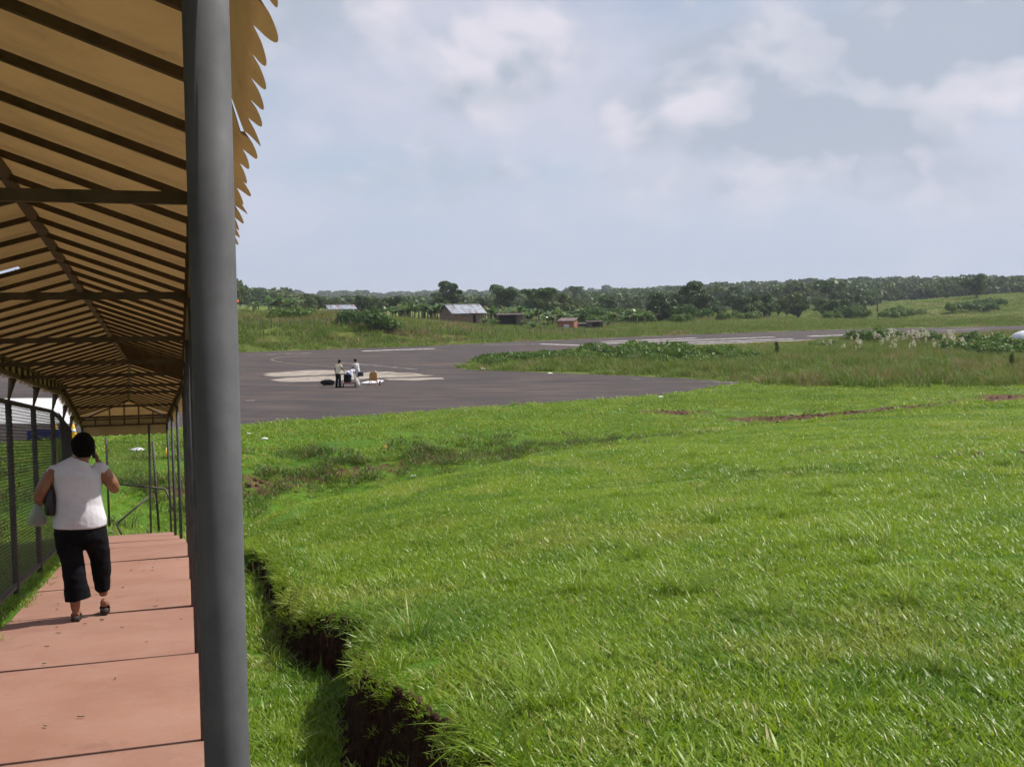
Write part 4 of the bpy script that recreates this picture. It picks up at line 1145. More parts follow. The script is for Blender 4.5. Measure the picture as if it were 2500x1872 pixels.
RWF = np.array([at_z(*p)[:2] for p in [(200, 876), (590, 860), (1000, 846), (1400, 828), (1700, 816), (2000, 806), (2500, 795)]]); fe = np.interp(az, np.arctan2(RWF[:, 0], RWF[:, 1]), np.hypot(RWF[:, 0], RWF[:, 1]))
k = ~inside(ASPH, x, y) & (d > fe + .2) & (d < fe + 75); x, y, d, fe, az = x[k], y[k], d[k], fe[k], az[k]; n = len(x)
sc = np.stack([1.0 + .4 * r_.uniform(size=n)] * 2 + [(.45 + .7 * fbm(x * .12, y * .12, 95)) * (.55 + .45 * sstep(0, 7, d - fe)) * r_.uniform(.7, 1.2, n)], 1)
dryk = r_.uniform(size=n) < .10 + .45 * sstep(.45, .65, fbm(x * .08, y * .08, 96))
x2, y2 = sector(.10, 225, 480, az_of(1250), az_of(2900), 325); n2 = len(x2); r2_ = np.random.default_rng(326); sc2 = np.stack([2.2 + r2_.uniform(size=n2)] * 2 + [.35 + .5 * fbm(x2 * .05, y2 * .05, 97)], 1)
scatter('meadow_grass', tallf, np.stack([x2, y2, ground_h(x2, y2) - .1], 1), r2_.uniform(0, 6.28, n2), sc2, r2_.integers(0, 5, n2), 'rough pasture grass on the meadow hill')
scatter('rough_grass', tallf, np.stack([x, y, ground_h(x, y) - .05], 1), r_.uniform(0, 6.283, n), sc, np.where(dryk, r_.integers(4, 7, n), r_.integers(0, 4, n)), 'rough grass strip and mound beyond the runway')

# --- shrubs
def shrub_mesh(seed, w, h, n, leaf, mat, squash=1.0):
    r_ = np.random.default_rng(seed); nl = 9; lobes = []
    for i in range(nl):
        a = r_.uniform(0, 6.283); q = w * .33 * math.sqrt(r_.uniform()) * 1.5; rr = w * r_.uniform(.16, .27); hh = h * r_.uniform(.30, .52)
        lobes.append((q * math.cos(a), q * math.sin(a) * squash, hh * .8 + h * r_.uniform(0, .18), rr, hh))
    P, N = crown_points(n, lobes, seed, .72); P[:, 2] = np.abs(P[:, 2]); V_, Q_ = leaves(n, P, N, leaf, seed, .6); me = mk_mesh('foliage', V_, Q_, None, False); me.materials.append(mat); return me


def shrub(name, px, py, d, me, sx, sz, label, group, cat='shrub', rz=None):
    p = at_d(px, py, d); z = gz(p[0], p[1]); o = link(name, me, None, None, (p[0], p[1], z - .05)); o.scale = (sx, sx, sz); o.rotation_euler = (0, 0, random.uniform(0, 6.28) if rz is None else rz)
    return tag(o, label, cat, group)


crp = [shrub_mesh(500 + k, 5.0, .75, 1500, .13, M['creeper'], .75) for k in range(4)]
for i, (px, d, sx, sz) in enumerate([(1215, 88, .8, .7), (1262, 90, 1.0, .8), (1315, 91, .9, .85), (1372, 90, 1.0, .8), (1424, 92, 1.0, .9), (1470, 95, 1.1, 1.0), (1520, 97, 1.2, 1.15), (1572, 99, 1.2, 1.2), (1622, 98, 1.1, 1.2), (1560, 90, 1.0, 1.0), (1640, 90, 1.1, 1.1), (1700, 92, 1.2, 1.15), (1752, 90, 1.1, 1.0), (1800, 88, .9, .8), (1668, 84, .9, .8)]):
    shrub('creeper_mound', px, 880, d, crp[i % 4], sx * 1.1, sz * 1.55, 'low mound of dark green creeper on the grass island by the runway', 'creeper mounds on the grass island', 'creeper')
bsh = [shrub_mesh(520 + k, 3.4, 2.0, 1500, .15, M['creeper']) for k in range(4)]
for i, (px, d, sx, sz, lb) in enumerate([(2120, 122, 1.25, 1.0, 'bright green bushes at the runway edge before the pale plumes'), (2160, 128, 1.2, .9, 'bright green bushes at the runway edge before the pale plumes'),
        (2270, 118, .9, .95, 'feathery green bush standing tallest among the pale plumes'), (2385, 112, 1.2, .95, 'dense green bush beside the white tank'), (2430, 106, 1.3, .9, 'dense green bush beside the white tank'),
        (2345, 98, 1.0, .75, 'dark bush in front of the plume grass'), (2450, 92, 1.3, .8, 'wide dark bush below the white tank'), (2488, 98, 1.2, .85, 'wide dark bush below the white tank'), (2300, 82, 1.1, .35, 'low green clump in the tall grass'), (2020, 112, .9, .5, 'small bush beside the runway threshold bars')]):
    shrub('bush', px, 880, d, bsh[i % 4], sx, sz, lb, 'bushes in the tall grass')
mb = shrub_mesh(540, 6.0, 2.4, 2600, .19, M['bush']); shrub('bush', 890, 800, 134, mb, 1.0, 1.0, 'broad dark bush on the grass mound behind the people', None, 'bush')
shrub('bush', 945, 800, 136, bsh[1], 1.4, .9, 'lighter bush growing against the broad dark bush on the mound', None, 'bush')
shrub('bush', 720, 800, 139, crp[1], 1.5, 1.5, 'low dark bush along the top of the mound', None, 'bush')
# --- pale plumes and dead stalks: each stand is one thing
def plume_mesh(seed):
    r_ = np.random.default_rng(seed); S = MB(); Pm = MB()
    for i in range(7):
        x0, y0 = r_.normal(0, .22, 2); h = r_.uniform(1.0, 1.7); lx, ly = r_.normal(0, .14, 2)
        S.tube([(x0, y0, 0), (x0 + lx * .5, y0 + ly * .5, h * .6), (x0 + lx, y0 + ly, h)], [.014, .011, .006], 4)
        n = 16; P = np.stack([x0 + lx + r_.normal(0, .05, n), y0 + ly + r_.normal(0, .05, n), h + r_.uniform(-.22, .16, n)], 1); V_, Q_ = leaves(n, P, np.tile([0, -1., .2], (n, 1)), .06, seed + i, .5); Pm.add(V_, [tuple(q) for q in Q_])
    return S.mesh('stalk'), Pm.mesh('plume')
plm = []
for k in range(3):
    a, b = plume_mesh(600 + k); a.materials.append(M['dead_stem']); b.materials.append(M['plume']); plm.append((a, b))
for i, (px, d, s) in enumerate([(2020, 106, .7), (2085, 108, .9), (2100, 97, .8), (2140, 112, 1.0), (2165, 110, 1.0), (2180, 114, 1.1), (2195, 108, 1.0), (2175, 96, .9), (2220, 112, 1.0), (2240, 110, 1.1), (2252, 114, 1.15), (2264, 108, 1.0), (2230, 98, .8), (2310, 106, 1.0), (2322, 110, 1.05), (2335, 104, .9), (2288, 96, .9), (2350, 100, .8), (2370, 96, .8), (2410, 110, .9), (2440, 108, .8), (2060, 100, .6)]):
    p = at_d(px, 850, d); o = empty('plume_grass', (p[0], p[1], gz(p[0], p[1]) - .05), random.uniform(0, 6.28)); o.scale = (s * 1.25, s * 1.25, s * 1.05); tag(o, 'stand of pale plumed grass stalks in the tall grass by the runway', 'grass plume', 'plumed stalks by the runway')
    a, b = plm[i % 3]; link('stalk', a, None, o); link('plume', b, None, o)
stump_l = [(1895, 93, 1.5, 'dark vine-covered post standing alone before the threshold bars'), (2470, 74, 1.3, 'vine-covered post at the edge of the tall grass below the white tank')]
for i, (px, d, h, lb) in enumerate(stump_l):
    p = at_d(px, 870, d); o = empty('vine_post', (p[0], p[1], gz(p[0], p[1]))); tag(o, lb, 'post')
    MB().tube([(0, 0, -.1), (.03, .02, h * .5), (.05, 0, h)], [.09, .075, .05], 8).build('post', M['old_wood'], o, True)
    P, N = crown_points(420, [(0, 0, h * .3, .17, h * .3), (.06, 0, h * .55, .20, h * .25), (.02, .04, h * .85, .16, h * .18)], 650 + i); P[:, 2] = np.abs(P[:, 2]); V_, Q_ = leaves(420, P, N, .07, 660 + i); m_ = mk_mesh('vine', V_, Q_, None, False); link('vine', m_, M['bush'] if i % 2 == 0 else M['tall'], o)

# --- trees: trunk and limbs with a crown of leaf clumps
def tree_meshes(seed, H, Wd, trunk_h, nl, n, leaf, mat, flat=1.0):
    r_ = np.random.default_rng(seed); lobes = []; T_ = MB()
    T_.tube([(0, 0, -.4), (.05, 0, trunk_h * .5), (.1 * r_.normal(), .1 * r_.normal(), trunk_h), (0, 0, H * .72)], [H * .028, H * .022, H * .018, H * .006], 8)
    for i in range(nl):
        a = 6.283 * i / nl + r_.uniform(-.5, .5); q = Wd * .5 * math.sqrt(r_.uniform(.05, 1)) * .72; z = trunk_h + (H - trunk_h) * r_.uniform(.15, .80); rr = Wd * r_.uniform(.13, .22); hh = rr * r_.uniform(.6, .95) * flat
        c = (q * math.cos(a), q * math.sin(a), z); lobes.append((*c, rr, hh)); T_.tube([(0, 0, trunk_h * r_.uniform(.6, 1.0)), (c[0] * .5, c[1] * .5, (trunk_h + z) / 2), c], [H * .012, H * .008, H * .004], 5)
    P, N = crown_points(n, lobes, seed, .78); V_, Q_ = leaves(n, P, N, leaf, seed, .65, .6)
    tm = T_.mesh('trunk', True); tm.materials.append(M['bark']); cm = mk_mesh('crown', V_, Q_, None, False); cm.materials.append(mat); return tm, cm


TREES = [tree_meshes(700, 8.5, 8.5, 1.6, 15, 2600, .30, M['tree1']), tree_meshes(701, 7.5, 7.5, 1.3, 14, 2300, .28, M['tree2']), tree_meshes(702, 9.0, 7.0, 2.0, 14, 2300, .30, M['tree1']),
         tree_meshes(703, 7.0, 8.5, 1.2, 15, 2400, .28, M['tree3']), tree_meshes(704, 6.0, 6.5, .6, 13, 2200, .26, M['tree2'])]
LOLLI = tree_meshes(710, 8.5, 5.2, 3.2, 12, 1900, .27, M['tree1']); UMB = tree_meshes(711, 11, 9.5, 8.2, 13, 1500, .32, M['tree1'], .55); ROUND = tree_meshes(712, 6.4, 6.6, .4, 20, 3000, .27, M['tree1'])


def tree(px, d, s, mt, label, group=None, dz=0.0, name='tree', sz=None):
    a = az_of(px); x, y = math.tan(a) * d, d; o = empty(name, (x, y, gz(x, y) + dz), random.uniform(0, 6.28)); o.scale = (s, s, sz or s); tag(o, label, name.replace('_', ' '), group)
    link('trunk', mt[0], None, o); link('crown', mt[1], None, o); return o


def banana_meshes(seed):
    r_ = np.random.default_rng(seed); S = MB(); L = MB()
    for k in range(3):
        x0, y0 = r_.normal(0, .5, 2); h = r_.uniform(.8, 1.5); S.tube([(x0, y0, -.2), (x0, y0, h)], [.13, .08], 6)
        for i in range(8):
            a = r_.uniform(0, 6.283); ln = r_.uniform(1.5, 2.4); up = r_.uniform(.75, 1.45); w = r_.uniform(.20, .32); sg = 7; P = []
            ca, sa = math.cos(a), math.sin(a)
            for j in range(sg):
                t = j / (sg - 1); q = ln * t * math.cos(up * (1 - .2 * t)); z = h + ln * (math.sin(up) * t - (.55 + .25 * (1.4 - up)) * t * t); hw = w * math.sin(math.pi * (.06 + .94 * t) ** .7) if j < sg - 1 else .01
                P += [(x0 + ca * q - sa * hw, y0 + sa * q + ca * hw, z - hw * .25), (x0 + ca * q, y0 + sa * q, z), (x0 + ca * q + sa * hw, y0 + sa * q - ca * hw, z - hw * .25)]
            L.add(P, [(3 * j + c, 3 * j + 3 + c, 3 * j + 4 + c, 3 * j + 1 + c) for j in range(sg - 1) for c in (0, 1)])
    a, b = S.mesh('stem', True), L.mesh('fronds', True); a.materials.append(M['banana']); b.materials.append(M['banana']); return a, b


BAN = [banana_meshes(730 + k) for k in range(5)]


def banana(px, d, s, label, group, dz=0.0):
    a = az_of(px); x, y = math.tan(a) * d, d; o = empty('banana_plant', (x, y, gz(x, y) + dz), random.uniform(0, 6.28)); o.scale = (s,) * 3; tag(o, label, 'banana plant', group)
    m_ = random.choice(BAN); link('stem', m_[0], None, o); link('fronds', m_[1], None, o)


def palm_meshes(seed, h, nf, ln):
    r_ = np.random.default_rng(seed); T_ = MB(); T_.tube([(0, 0, -.3), (.15, 0, h * .5), (.1, .1, h)], [.2, .15, .12], 8); L = MB()
    for i in range(nf):
        a = 6.283 * i / nf + r_.uniform(-.2, .2); up = r_.uniform(-.1, 1.2); ca, sa = math.cos(a), math.sin(a)
        pr = []
        for j in range(8):
            t = j / 7; pr.append((ln * t * math.cos(up * .7), h + ln * (math.sin(up) * t - .75 * t * t)))
        for j in range(7):
            for s_ in (-1, 1):
                q0, z0 = pr[j]; q1, z1 = pr[j + 1]; w = .45 * math.sin(math.pi * (j + 1) / 8.5) + .08
                for e in (0, .5):
                    qa, za = q0 + (q1 - q0) * e, z0 + (z1 - z0) * e; qb, zb = q0 + (q1 - q0) * (e + .28), z0 + (z1 - z0) * (e + .28)
                    L.add([(.1 + ca * qa, .1 + sa * qa, za), (.1 + ca * qb, .1 + sa * qb, zb), (.1 + ca * (qb + .25) - sa * w * s_, .1 + sa * (qb + .25) + ca * w * s_, zb - .22)], (), [(0, 1, 2)])
    a, b = T_.mesh('trunk', True), L.mesh('fronds'); a.materials.append(M['bark']); b.materials.append(M['palm']); return a, b


PALM = palm_meshes(750, 5.2, 20, 2.9); PALM2 = palm_meshes(751, 2.0, 16, 2.3)
# trees one can pick out
tree(1403, 470, .80, UMB, 'tall flat-topped tree standing alone on the wooded skyline', dz=1.5)
tree(1096, 262, 1.05, TREES[2], 'open-crowned tree rising behind the house with the zinc roof')
tree(1236, 250, 1.0, TREES[0], 'dark tree rising behind the small lean-to shed')
tree(1316, 225, 1.02, TREES[1], 'broad green tree between the lean-to shed and the red shack')
tree(1362, 232, .95, TREES[3], 'rounded tree just behind the red block shack')
tree(1612, 208, 1.0, ROUND, 'round dark low tree in the belt beyond the runway bars')
tree(1690, 236, 1.0, TREES[2], 'tall leafy tree next to the round dark low tree')
tree(1862, 226, .95, ROUND, 'wide dark thicket tree below the far white-roofed hut')
tree(1950, 232, .72, ROUND, 'small dark thicket tree beside the wide one')
tree(2090, 258, .95, ROUND, 'dark spreading tree at the foot of the meadow hill')
tree(2036, 315, .80, LOLLI, 'lollipop-shaped dark tree above the thickets')
tree(2096, 330, .72, LOLLI, 'small round-headed tree beside the palm')
tree(2384, 335, 1.25, ROUND, 'large dark bushy tree alone on the meadow hill')
tree(2310, 350, .45, ROUND, 'small shrub-like tree on the meadow slope')
for (a, b, lb) in ((2143, 300, 'palm with drooping fronds at the foot of the meadow hill'),): tree(a, b, 1.15, PALM, lb, name='palm_tree')
tree(1880, 252, .9, PALM2, 'short palm among the thickets under the far hut', name='palm_tree'); tree(1558, 232, .9, PALM2, 'short pale palm behind the scrub near the runway bars', name='palm_tree')
tree(616, 150, .75, PALM2, 'bright young palm at the end of the mound', name='palm_tree')
# belt of trees behind the houses
TREE_WORD = ['broad dark tree', 'mid-green tree', 'tall dark tree', 'spreading olive tree', 'low bushy tree']
def where(px):
    for lim_, w_ in ((700, 'in the belt past the end of the mound'), (900, 'behind the grey roofed house'), (1050, 'between the two houses, behind the mound'), (1190, 'behind the plank house'), (1340, 'behind the lean-to shed'), (1480, 'behind the row of shacks'), (1640, 'in the belt past the last shack'), (1800, 'in the belt beyond the runway bars'), (1980, 'below the far white-roofed hut')):
        if px < lim_: return w_
    return 'beside the foot of the meadow hill'
bl = [(random.uniform(540, 2160)) for _ in range(104)]
for i, px in enumerate(bl):
    lo = np.interp(px, [540, 700, 1000, 1400, 1800, 2160], [205, 225, 235, 245, 215, 262]); d = lo + (random.random() ** 1.4) * 190
    lim = np.interp(px, [540, 640, 720, 850, 1000, 1300, 1600, 1900, 2160], [8.0, 7.0, 5.2, 4.6, 5.6, 6.0, 6.4, 6.8, 7.2])        # how high trees stand here
    mt = random.choice(TREES); s = random.uniform(.72, 1.0) * lim / 8.5
    tree(px, d, max(s, .5), mt, TREE_WORD[TREES.index(mt)] + ' ' + where(px), 'tree belt beyond the runway')
for i in range(26):
    px = random.uniform(1440, 2420); d = np.interp(px, [1440, 1800, 2420], [196, 205, 262]) + random.uniform(0, 20)
    shrub('scrub_bush', px, 790, d, bsh[i % 4] if i % 3 else mb, random.uniform(.9, 1.5), random.uniform(.9, 1.5), 'scrub bush along the runway verge, ' + where(px), 'scrub bushes before the tree belt')
for i in range(66):
    px = random.choice([random.gauss(1010, 34), random.gauss(1205, 36), random.gauss(1330, 50), random.uniform(1440, 1640), random.uniform(960, 1660), random.gauss(690, 40)])
    d = np.interp(px, [600, 1000, 1400, 1660], [196, 186, 190, 196]) + random.uniform(-4, 26)
    banana(px, d, random.uniform(1.0, 1.5), 'leafy banana plant ' + where(px), 'banana plants beyond the runway')
for px, d in ((1200, 164), (1290, 166), (1335, 168), (1300, 163), (1185, 165), (1485, 178)): banana(px, d, random.uniform(.6, .8), 'young banana plant in front of the sheds', 'young banana plants before the sheds')
# far forest
fr = []
for k in range(4):
    r_ = np.random.default_rng(800 + k); lob = [(r_.normal(0, 2.2), r_.normal(0, 2.2), r_.uniform(2.5, 6), r_.uniform(1.6, 2.6), r_.uniform(1.5, 2.4)) for _ in range(9)]
    P, N = crown_points(420, lob, 810 + k, .85); V_, Q_ = leaves(420, P, N, .8, 820 + k, .7); fr.append(proto('forest_crown', V_, Q_, None, (M['tree1'], M['tree2'], M['tree1'], M['tree3'])[k], False))
FP = []
for d0, d1, dens, seed in ((380, 700, .013, 831), (700, 1300, .008, 832), (1300, 3200, .0022, 833)):
    x, y = sector(dens, d0, d1, R(-33), R(33), seed); az = np.arctan2(x, y); d = np.hypot(x, y)
    k = ~((az > az_of(2130)) & (d < 480)) & ~((az > az_of(1800)) & (az < az_of(1900)) & (d < 470)); FP.append(np.stack([x[k], y[k], np.full(k.sum(), {380: 1.0, 700: 1.25, 1300: 1.7}[d0])], 1))
FP = np.concatenate(FP); r_ = np.random.default_rng(840); n = len(FP); s = FP[:, 2] * (.55 + .85 * r_.uniform(size=n) ** 1.5)
lowl = np.interp(np.arctan2(FP[:, 0], FP[:, 1]), [az_of(p) for p in (500, 620, 720, 850, 950, 1100, 1600, 1900)], [1.1, .95, .55, .5, .6, .72, .78, 1.0]); dd = np.hypot(FP[:, 0], FP[:, 1]); lowl = np.where(dd > 1300, 1.0, lowl)
scatter('forest', fr, np.stack([FP[:, 0], FP[:, 1], ground_h(FP[:, 0], FP[:, 1]) - .5], 1), r_.uniform(0, 6.28, n), np.stack([s, s, s * lowl], 1), r_.integers(0, 4, n), 'far wooded hills along the horizon')

# ================================================================== BUILDINGS AND FENCE BEYOND THE RUNWAY


def corrugated(L, D, rise, pitch=.22, amp=.025, mono=False):
    """one roof sheet, ridge along x at y=0 falling to y=-D; returns verts, quads"""
    n = max(8, int(L / pitch * 2)); V_ = []
    for i in range(n + 1):
        x = L * i / n - L / 2; z = amp * (1 if i % 2 else -1)
        V_ += [(x, 0, z), (x, -D, z - rise)]
    return np.array(V_), [(2 * i, 2 * i + 1, 2 * i + 3, 2 * i + 2) for i in range(n)]


def hut(name, label, px, py_eave, d, L, Wd, wall_h, rise, rz, wall, sheets=3, gable=True, over=.35, door=None, sheet=None):
    """plank hut: walls, corrugated sheets, dark opening"""
    p = at_d(px, py_eave, d); o = empty(name, (p[0], p[1], p[2] - wall_h), rz); tag(o, label, 'hut' if name == 'hut' else name)
    hw = Wd / 2
    nb = max(4, int(L / .5))
    for y_, nm in ((-hw, 'front_wall'), (hw, 'back_wall')):                     # planks side by side
        m = MB()
        for i in range(nb):
            a = -L / 2 + L * i / nb; b = a + L / nb - .02
            if door and y_ < 0 and door[0] < (a + b) / 2 < door[1]: continue
            m.box((a, y_ - .03 + random.uniform(-.012, .012), -1.2), (b, y_ + .03, wall_h - random.uniform(0, .06)))
        m.build(nm, wall, o)
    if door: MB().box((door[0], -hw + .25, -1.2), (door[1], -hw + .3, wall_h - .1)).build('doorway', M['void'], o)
    for s_ in (-1, 1):
        x0 = s_ * L / 2; m = MB()
        if gable: m.add([(x0, -hw + .04, -1.2), (x0, hw - .04, -1.2), (x0, hw - .04, wall_h), (x0, 0, wall_h + rise - .05), (x0, -hw + .04, wall_h), (x0 - .05 * s_, -hw + .04, -1.2), (x0 - .05 * s_, hw - .04, -1.2), (x0 - .05 * s_, hw - .04, wall_h), (x0 - .05 * s_, 0, wall_h + rise - .05), (x0 - .05 * s_, -hw + .04, wall_h)],
                  [(0, 1, 2, 4), (5, 9, 7, 6)], [(2, 3, 4), (7, 9, 8)])
        else: m.box((min(x0, x0 - .05 * s_), -hw + .04, -1.2), (max(x0, x0 - .05 * s_), hw - .04, wall_h - .04))
        m.build('end_wall', wall, o)
    roof = empty('roof', (0, 0, 0)); roof.parent = o
    for sd in ((0, 1) if gable else (0,)):
        for k in range(sheets):
            a = -L / 2 - over + (L + 2 * over) * k / sheets; b = -L / 2 - over + (L + 2 * over) * (k + 1) / sheets + .06
            if gable: V_, Q_ = corrugated(b - a, hw + over, rise * (hw + over) / hw); V_ = V_ + np.array([(a + b) / 2, 0, wall_h + rise + .01 * k])
            else: V_, Q_ = corrugated(b - a, Wd + 2 * over, rise); V_ = V_ + np.array([(a + b) / 2, hw + over, wall_h + rise + .01 * k])
            if sd: V_ = V_ * np.array([-1, -1, 1])
            V2 = V_ - np.array([0, 0, .02]); n = len(V_)
            link('roof_sheet', mk_mesh('roof_sheet', np.concatenate([V_, V2]), list(Q_) + [(f[3] + n, f[2] + n, f[1] + n, f[0] + n) for f in Q_], None, False), sheet or M['zinc'], roof)
    if gable: MB().box((-L / 2 - over, -.14, wall_h + rise + .03), (L / 2 + over, .14, wall_h + rise + .07)).build('ridge_cap', M['limewash'], roof)
    return o


hut('house', 'plank house with rust-striped zinc gable roof behind the mound', 1128, 762, 172, 5.6, 4.6, 2.1, 1.25, R(30), M['plank'], 4, door=(.5, 1.5))
hut('shed', 'small open lean-to shed with thin flat roof beside the plank house', 1244, 768, 174, 3.9, 3.0, 1.9, .18, R(8), M['dark_plank'], 3, False, .2, (-1.9, .6), M['rust'])
o = hut('shack', 'little red block shack with a white patch on its wall', 1386, 783, 168, 2.6, 2.4, 1.5, .45, R(-18), M['brick'], 2, False, .15, None, M['rust'])
MB().box((-.3, -1.27, .05), (.55, -1.235, .95)).build('whitewashed_patch', M['limewash'], o)
o = hut('shack', 'dark flat-roofed shack at the far end of the row', 1452, 785, 172, 2.3, 2.2, 1.4, .10, R(5), M['dark_plank'], 2, False, .2, (-.6, .6), M['rust'])
o = hut('shack', 'low dark lean-to between the red shack and the flat-roofed one', 1422, 790, 174, 1.6, 1.8, 1.1, .1, R(0), M['dark_plank'], 2, False, .1, None, M['rust'])
hut('house', 'grey roofed house half hidden behind the mound', 830, 753, 196, 4.6, 3.8, 2.0, .65, R(22), M['limewash'], 4)
o = hut('hut', 'far white-roofed hut on posts in the wooded hills', 1922, 727, 440, 4.4, 3.6, 2.0, .8, R(-12), M['dark_plank'], 2)
for ch in o.children:
    if ch.name.startswith('roof'):
        for c2 in ch.children: c2.data.materials.clear(); c2.data.materials.append(M['limewash'])

# post and wire fence along the foot of the mound
wf = empty('wire_fence', (0, 0, 0)); _fp = []
_fe = [at_z(*p)[:2] for p in [(540, 862), (1000, 846), (1400, 828), (1560, 822)]]
for px in list(np.arange(575, 1460, 27.5)):
    px2 = px + random.uniform(-5, 5); a = az_of(px2); d = np.interp(px2, [575, 1000, 1460], [124.5, 136.5, 158]); x = math.tan(a) * d; _fp.append((x, d, gz(x, d)))
wf.location = _fp[15]; tag(wf, 'line of weathered wooden fence posts with wire along the mound', 'fence'); WO = np.array(_fp[15])
for i, p in enumerate(_fp):
    h = random.uniform(.95, 1.35); lx, ly = random.gauss(0, .06), random.gauss(0, .06)
    part('fence_post', MB().tube([(p[0], p[1], p[2] - .3), (p[0] + lx * .5, p[1], p[2] + h * .6), (p[0] + lx, p[1] + ly, p[2] + h)], [.075, .068, .055], 6), M['old_wood'], False, wf, WO)
for h in (.45, .75, 1.0):
    part('wire', MB().tube([(p[0], p[1] - .07, p[2] + h) for p in _fp], .006, 4), M['wire'], False, wf, WO)

# white tank among the bushes
p = at_d(2512, 838, 100); tk = empty('storage_tank', (p[0], p[1], gz(p[0], p[1]))); tag(tk, 'dull white rounded tank half hidden behind the bushes', 'tank')
m = MB(); rings_ = []
for k in range(13):
    a = math.pi * k / 12; r_k = 1.05 * max(math.sin(a), .02) ** .7; x_ = -1.7 * math.cos(a); rings_.append([np.array([x_, r_k * math.cos(t), 1.15 + r_k * math.sin(t)]) for t in np.linspace(0, 2 * math.pi, 24, endpoint=False)])
m.rings(rings_, False).build('tank_shell', M['white_tank'], tk, True)
for x_ in (-.8, .8): MB().box((x_ - .12, -.7, -.3), (x_ + .12, .7, .5)).build('cradle', M['concrete'], tk)
MB().tube([(0, 0, 2.15), (0, 0, 2.32)], [.25, .25], 12).build('hatch', M['steel'], tk)

# windsock peeking out behind the posts
p = at_d(566, 735, 92); ws = empty('windsock', (p[0], p[1], gz(p[0], p[1]))); tag(ws, 'orange windsock on a thin pole beside the runway', 'windsock')
hz_ = p[2] - ws.location[2]; MB().tube([(0, 0, -.2), (0, 0, hz_ + .3)], .05, 8).build('pole', M['steel'], ws, True)
m = MB(); m.rings([[np.array([.06 + .42 * t * 1.2, 0, hz_ + .05 - .10 * t * t]) + (.20 - .075 * t) * np.array([0, math.cos(q), math.sin(q)]) for q in np.linspace(0, 6.283, 14, endpoint=False)] for t in np.linspace(0, 1, 7)]).build('sock', M['orange_sock'], ws, True)

# ================================================================== PEOPLE


def remesh(name, mb, voxel, mat, parent, smooth_it=2, wrinkle=0.0, wscale=14, seed=3):
    """union of lofted limbs as one continuous skin"""
    me = mb.mesh(name + '_raw', True); o = bpy.data.objects.new(name + '_raw', me); COL.objects.link(o)
    md = o.modifiers.new('r', 'REMESH'); md.mode = 'VOXEL'; md.voxel_size = voxel; md.use_smooth_shade = True
    if smooth_it: s_ = o.modifiers.new('s', 'SMOOTH'); s_.factor = .6; s_.iterations = smooth_it
    dg = bpy.context.evaluated_depsgraph_get(); me2 = bpy.data.meshes.new_from_object(o.evaluated_get(dg)); bpy.data.objects.remove(o); bpy.data.meshes.remove(me)
    me2.name = name
    if wrinkle:
        n = len(me2.vertices); co = np.empty(n * 3, np.float32); me2.vertices.foreach_get('co', co); co = co.reshape(-1, 3); no = np.empty(n * 3, np.float32); me2.vertices.foreach_get('normal', no); no = no.reshape(-1, 3)
        f = fbm(co[:, 0] * wscale * .8 + co[:, 2] * wscale * .9, co[:, 2] * wscale * 1.4 + co[:, 1] * wscale * .4, seed, 3) - .5
        co += no * (f[:, None] * wrinkle); me2.vertices.foreach_set('co', co.ravel()); me2.update()
    me2.polygons.foreach_set('use_smooth', np.ones(len(me2.polygons), bool)); me2.materials.clear(); me2.materials.append(mat)
    o = bpy.data.objects.new(name, me2); COL.objects.link(o); o.parent = parent; return o


def hand(m, wrist, direc, palm_n, curl=.9, size=1.0):
    """palm, four fingers of different length and a thumb from the side of the palm"""
    w = np.asarray(wrist, float); d = np.asarray(direc, float); d /= np.linalg.norm(d); n = np.asarray(palm_n, float); n = n - d * (n @ d); n /= np.linalg.norm(n); s_ = np.cross(d, n)
    L = .085 * size
    m.add([], ()) if False else None
    for q in (-1, 0, 1): m.tube([w + s_ * q * .016 * size, w + d * L * .55 + s_ * q * .024 * size, w + d * L + s_ * q * .026 * size], [(.019 * size, .015 * size)] * 3, 8)
    for i, (off, ln) in enumerate(((-.033, .066), (-.011, .076), (.011, .072), (.032, .056))):
        b = w + d * L * .93 + s_ * off * size; pts = [b]; a = 0.0
        for k, f in enumerate((.42, .32, .26)):
            a += curl * (.55 if k == 0 else .8); dd = d * math.cos(a) + n * math.sin(a); pts.append(pts[-1] + dd * ln * f * size)
        m.tube(pts, [.0092 * size, .0088 * size, .0080 * size, .0065 * size], 7)
    b = w + d * L * .25 - s_ * .026 * size; t1 = b + (d * .6 - s_ * .7 + n * .35) * .036 * size; t2 = t1 + (d * .75 - s_ * .15 + n * .6) * .032 * size
    m.tube([b, t1, t2], [.014 * size, .011 * size, .008 * size], 7)


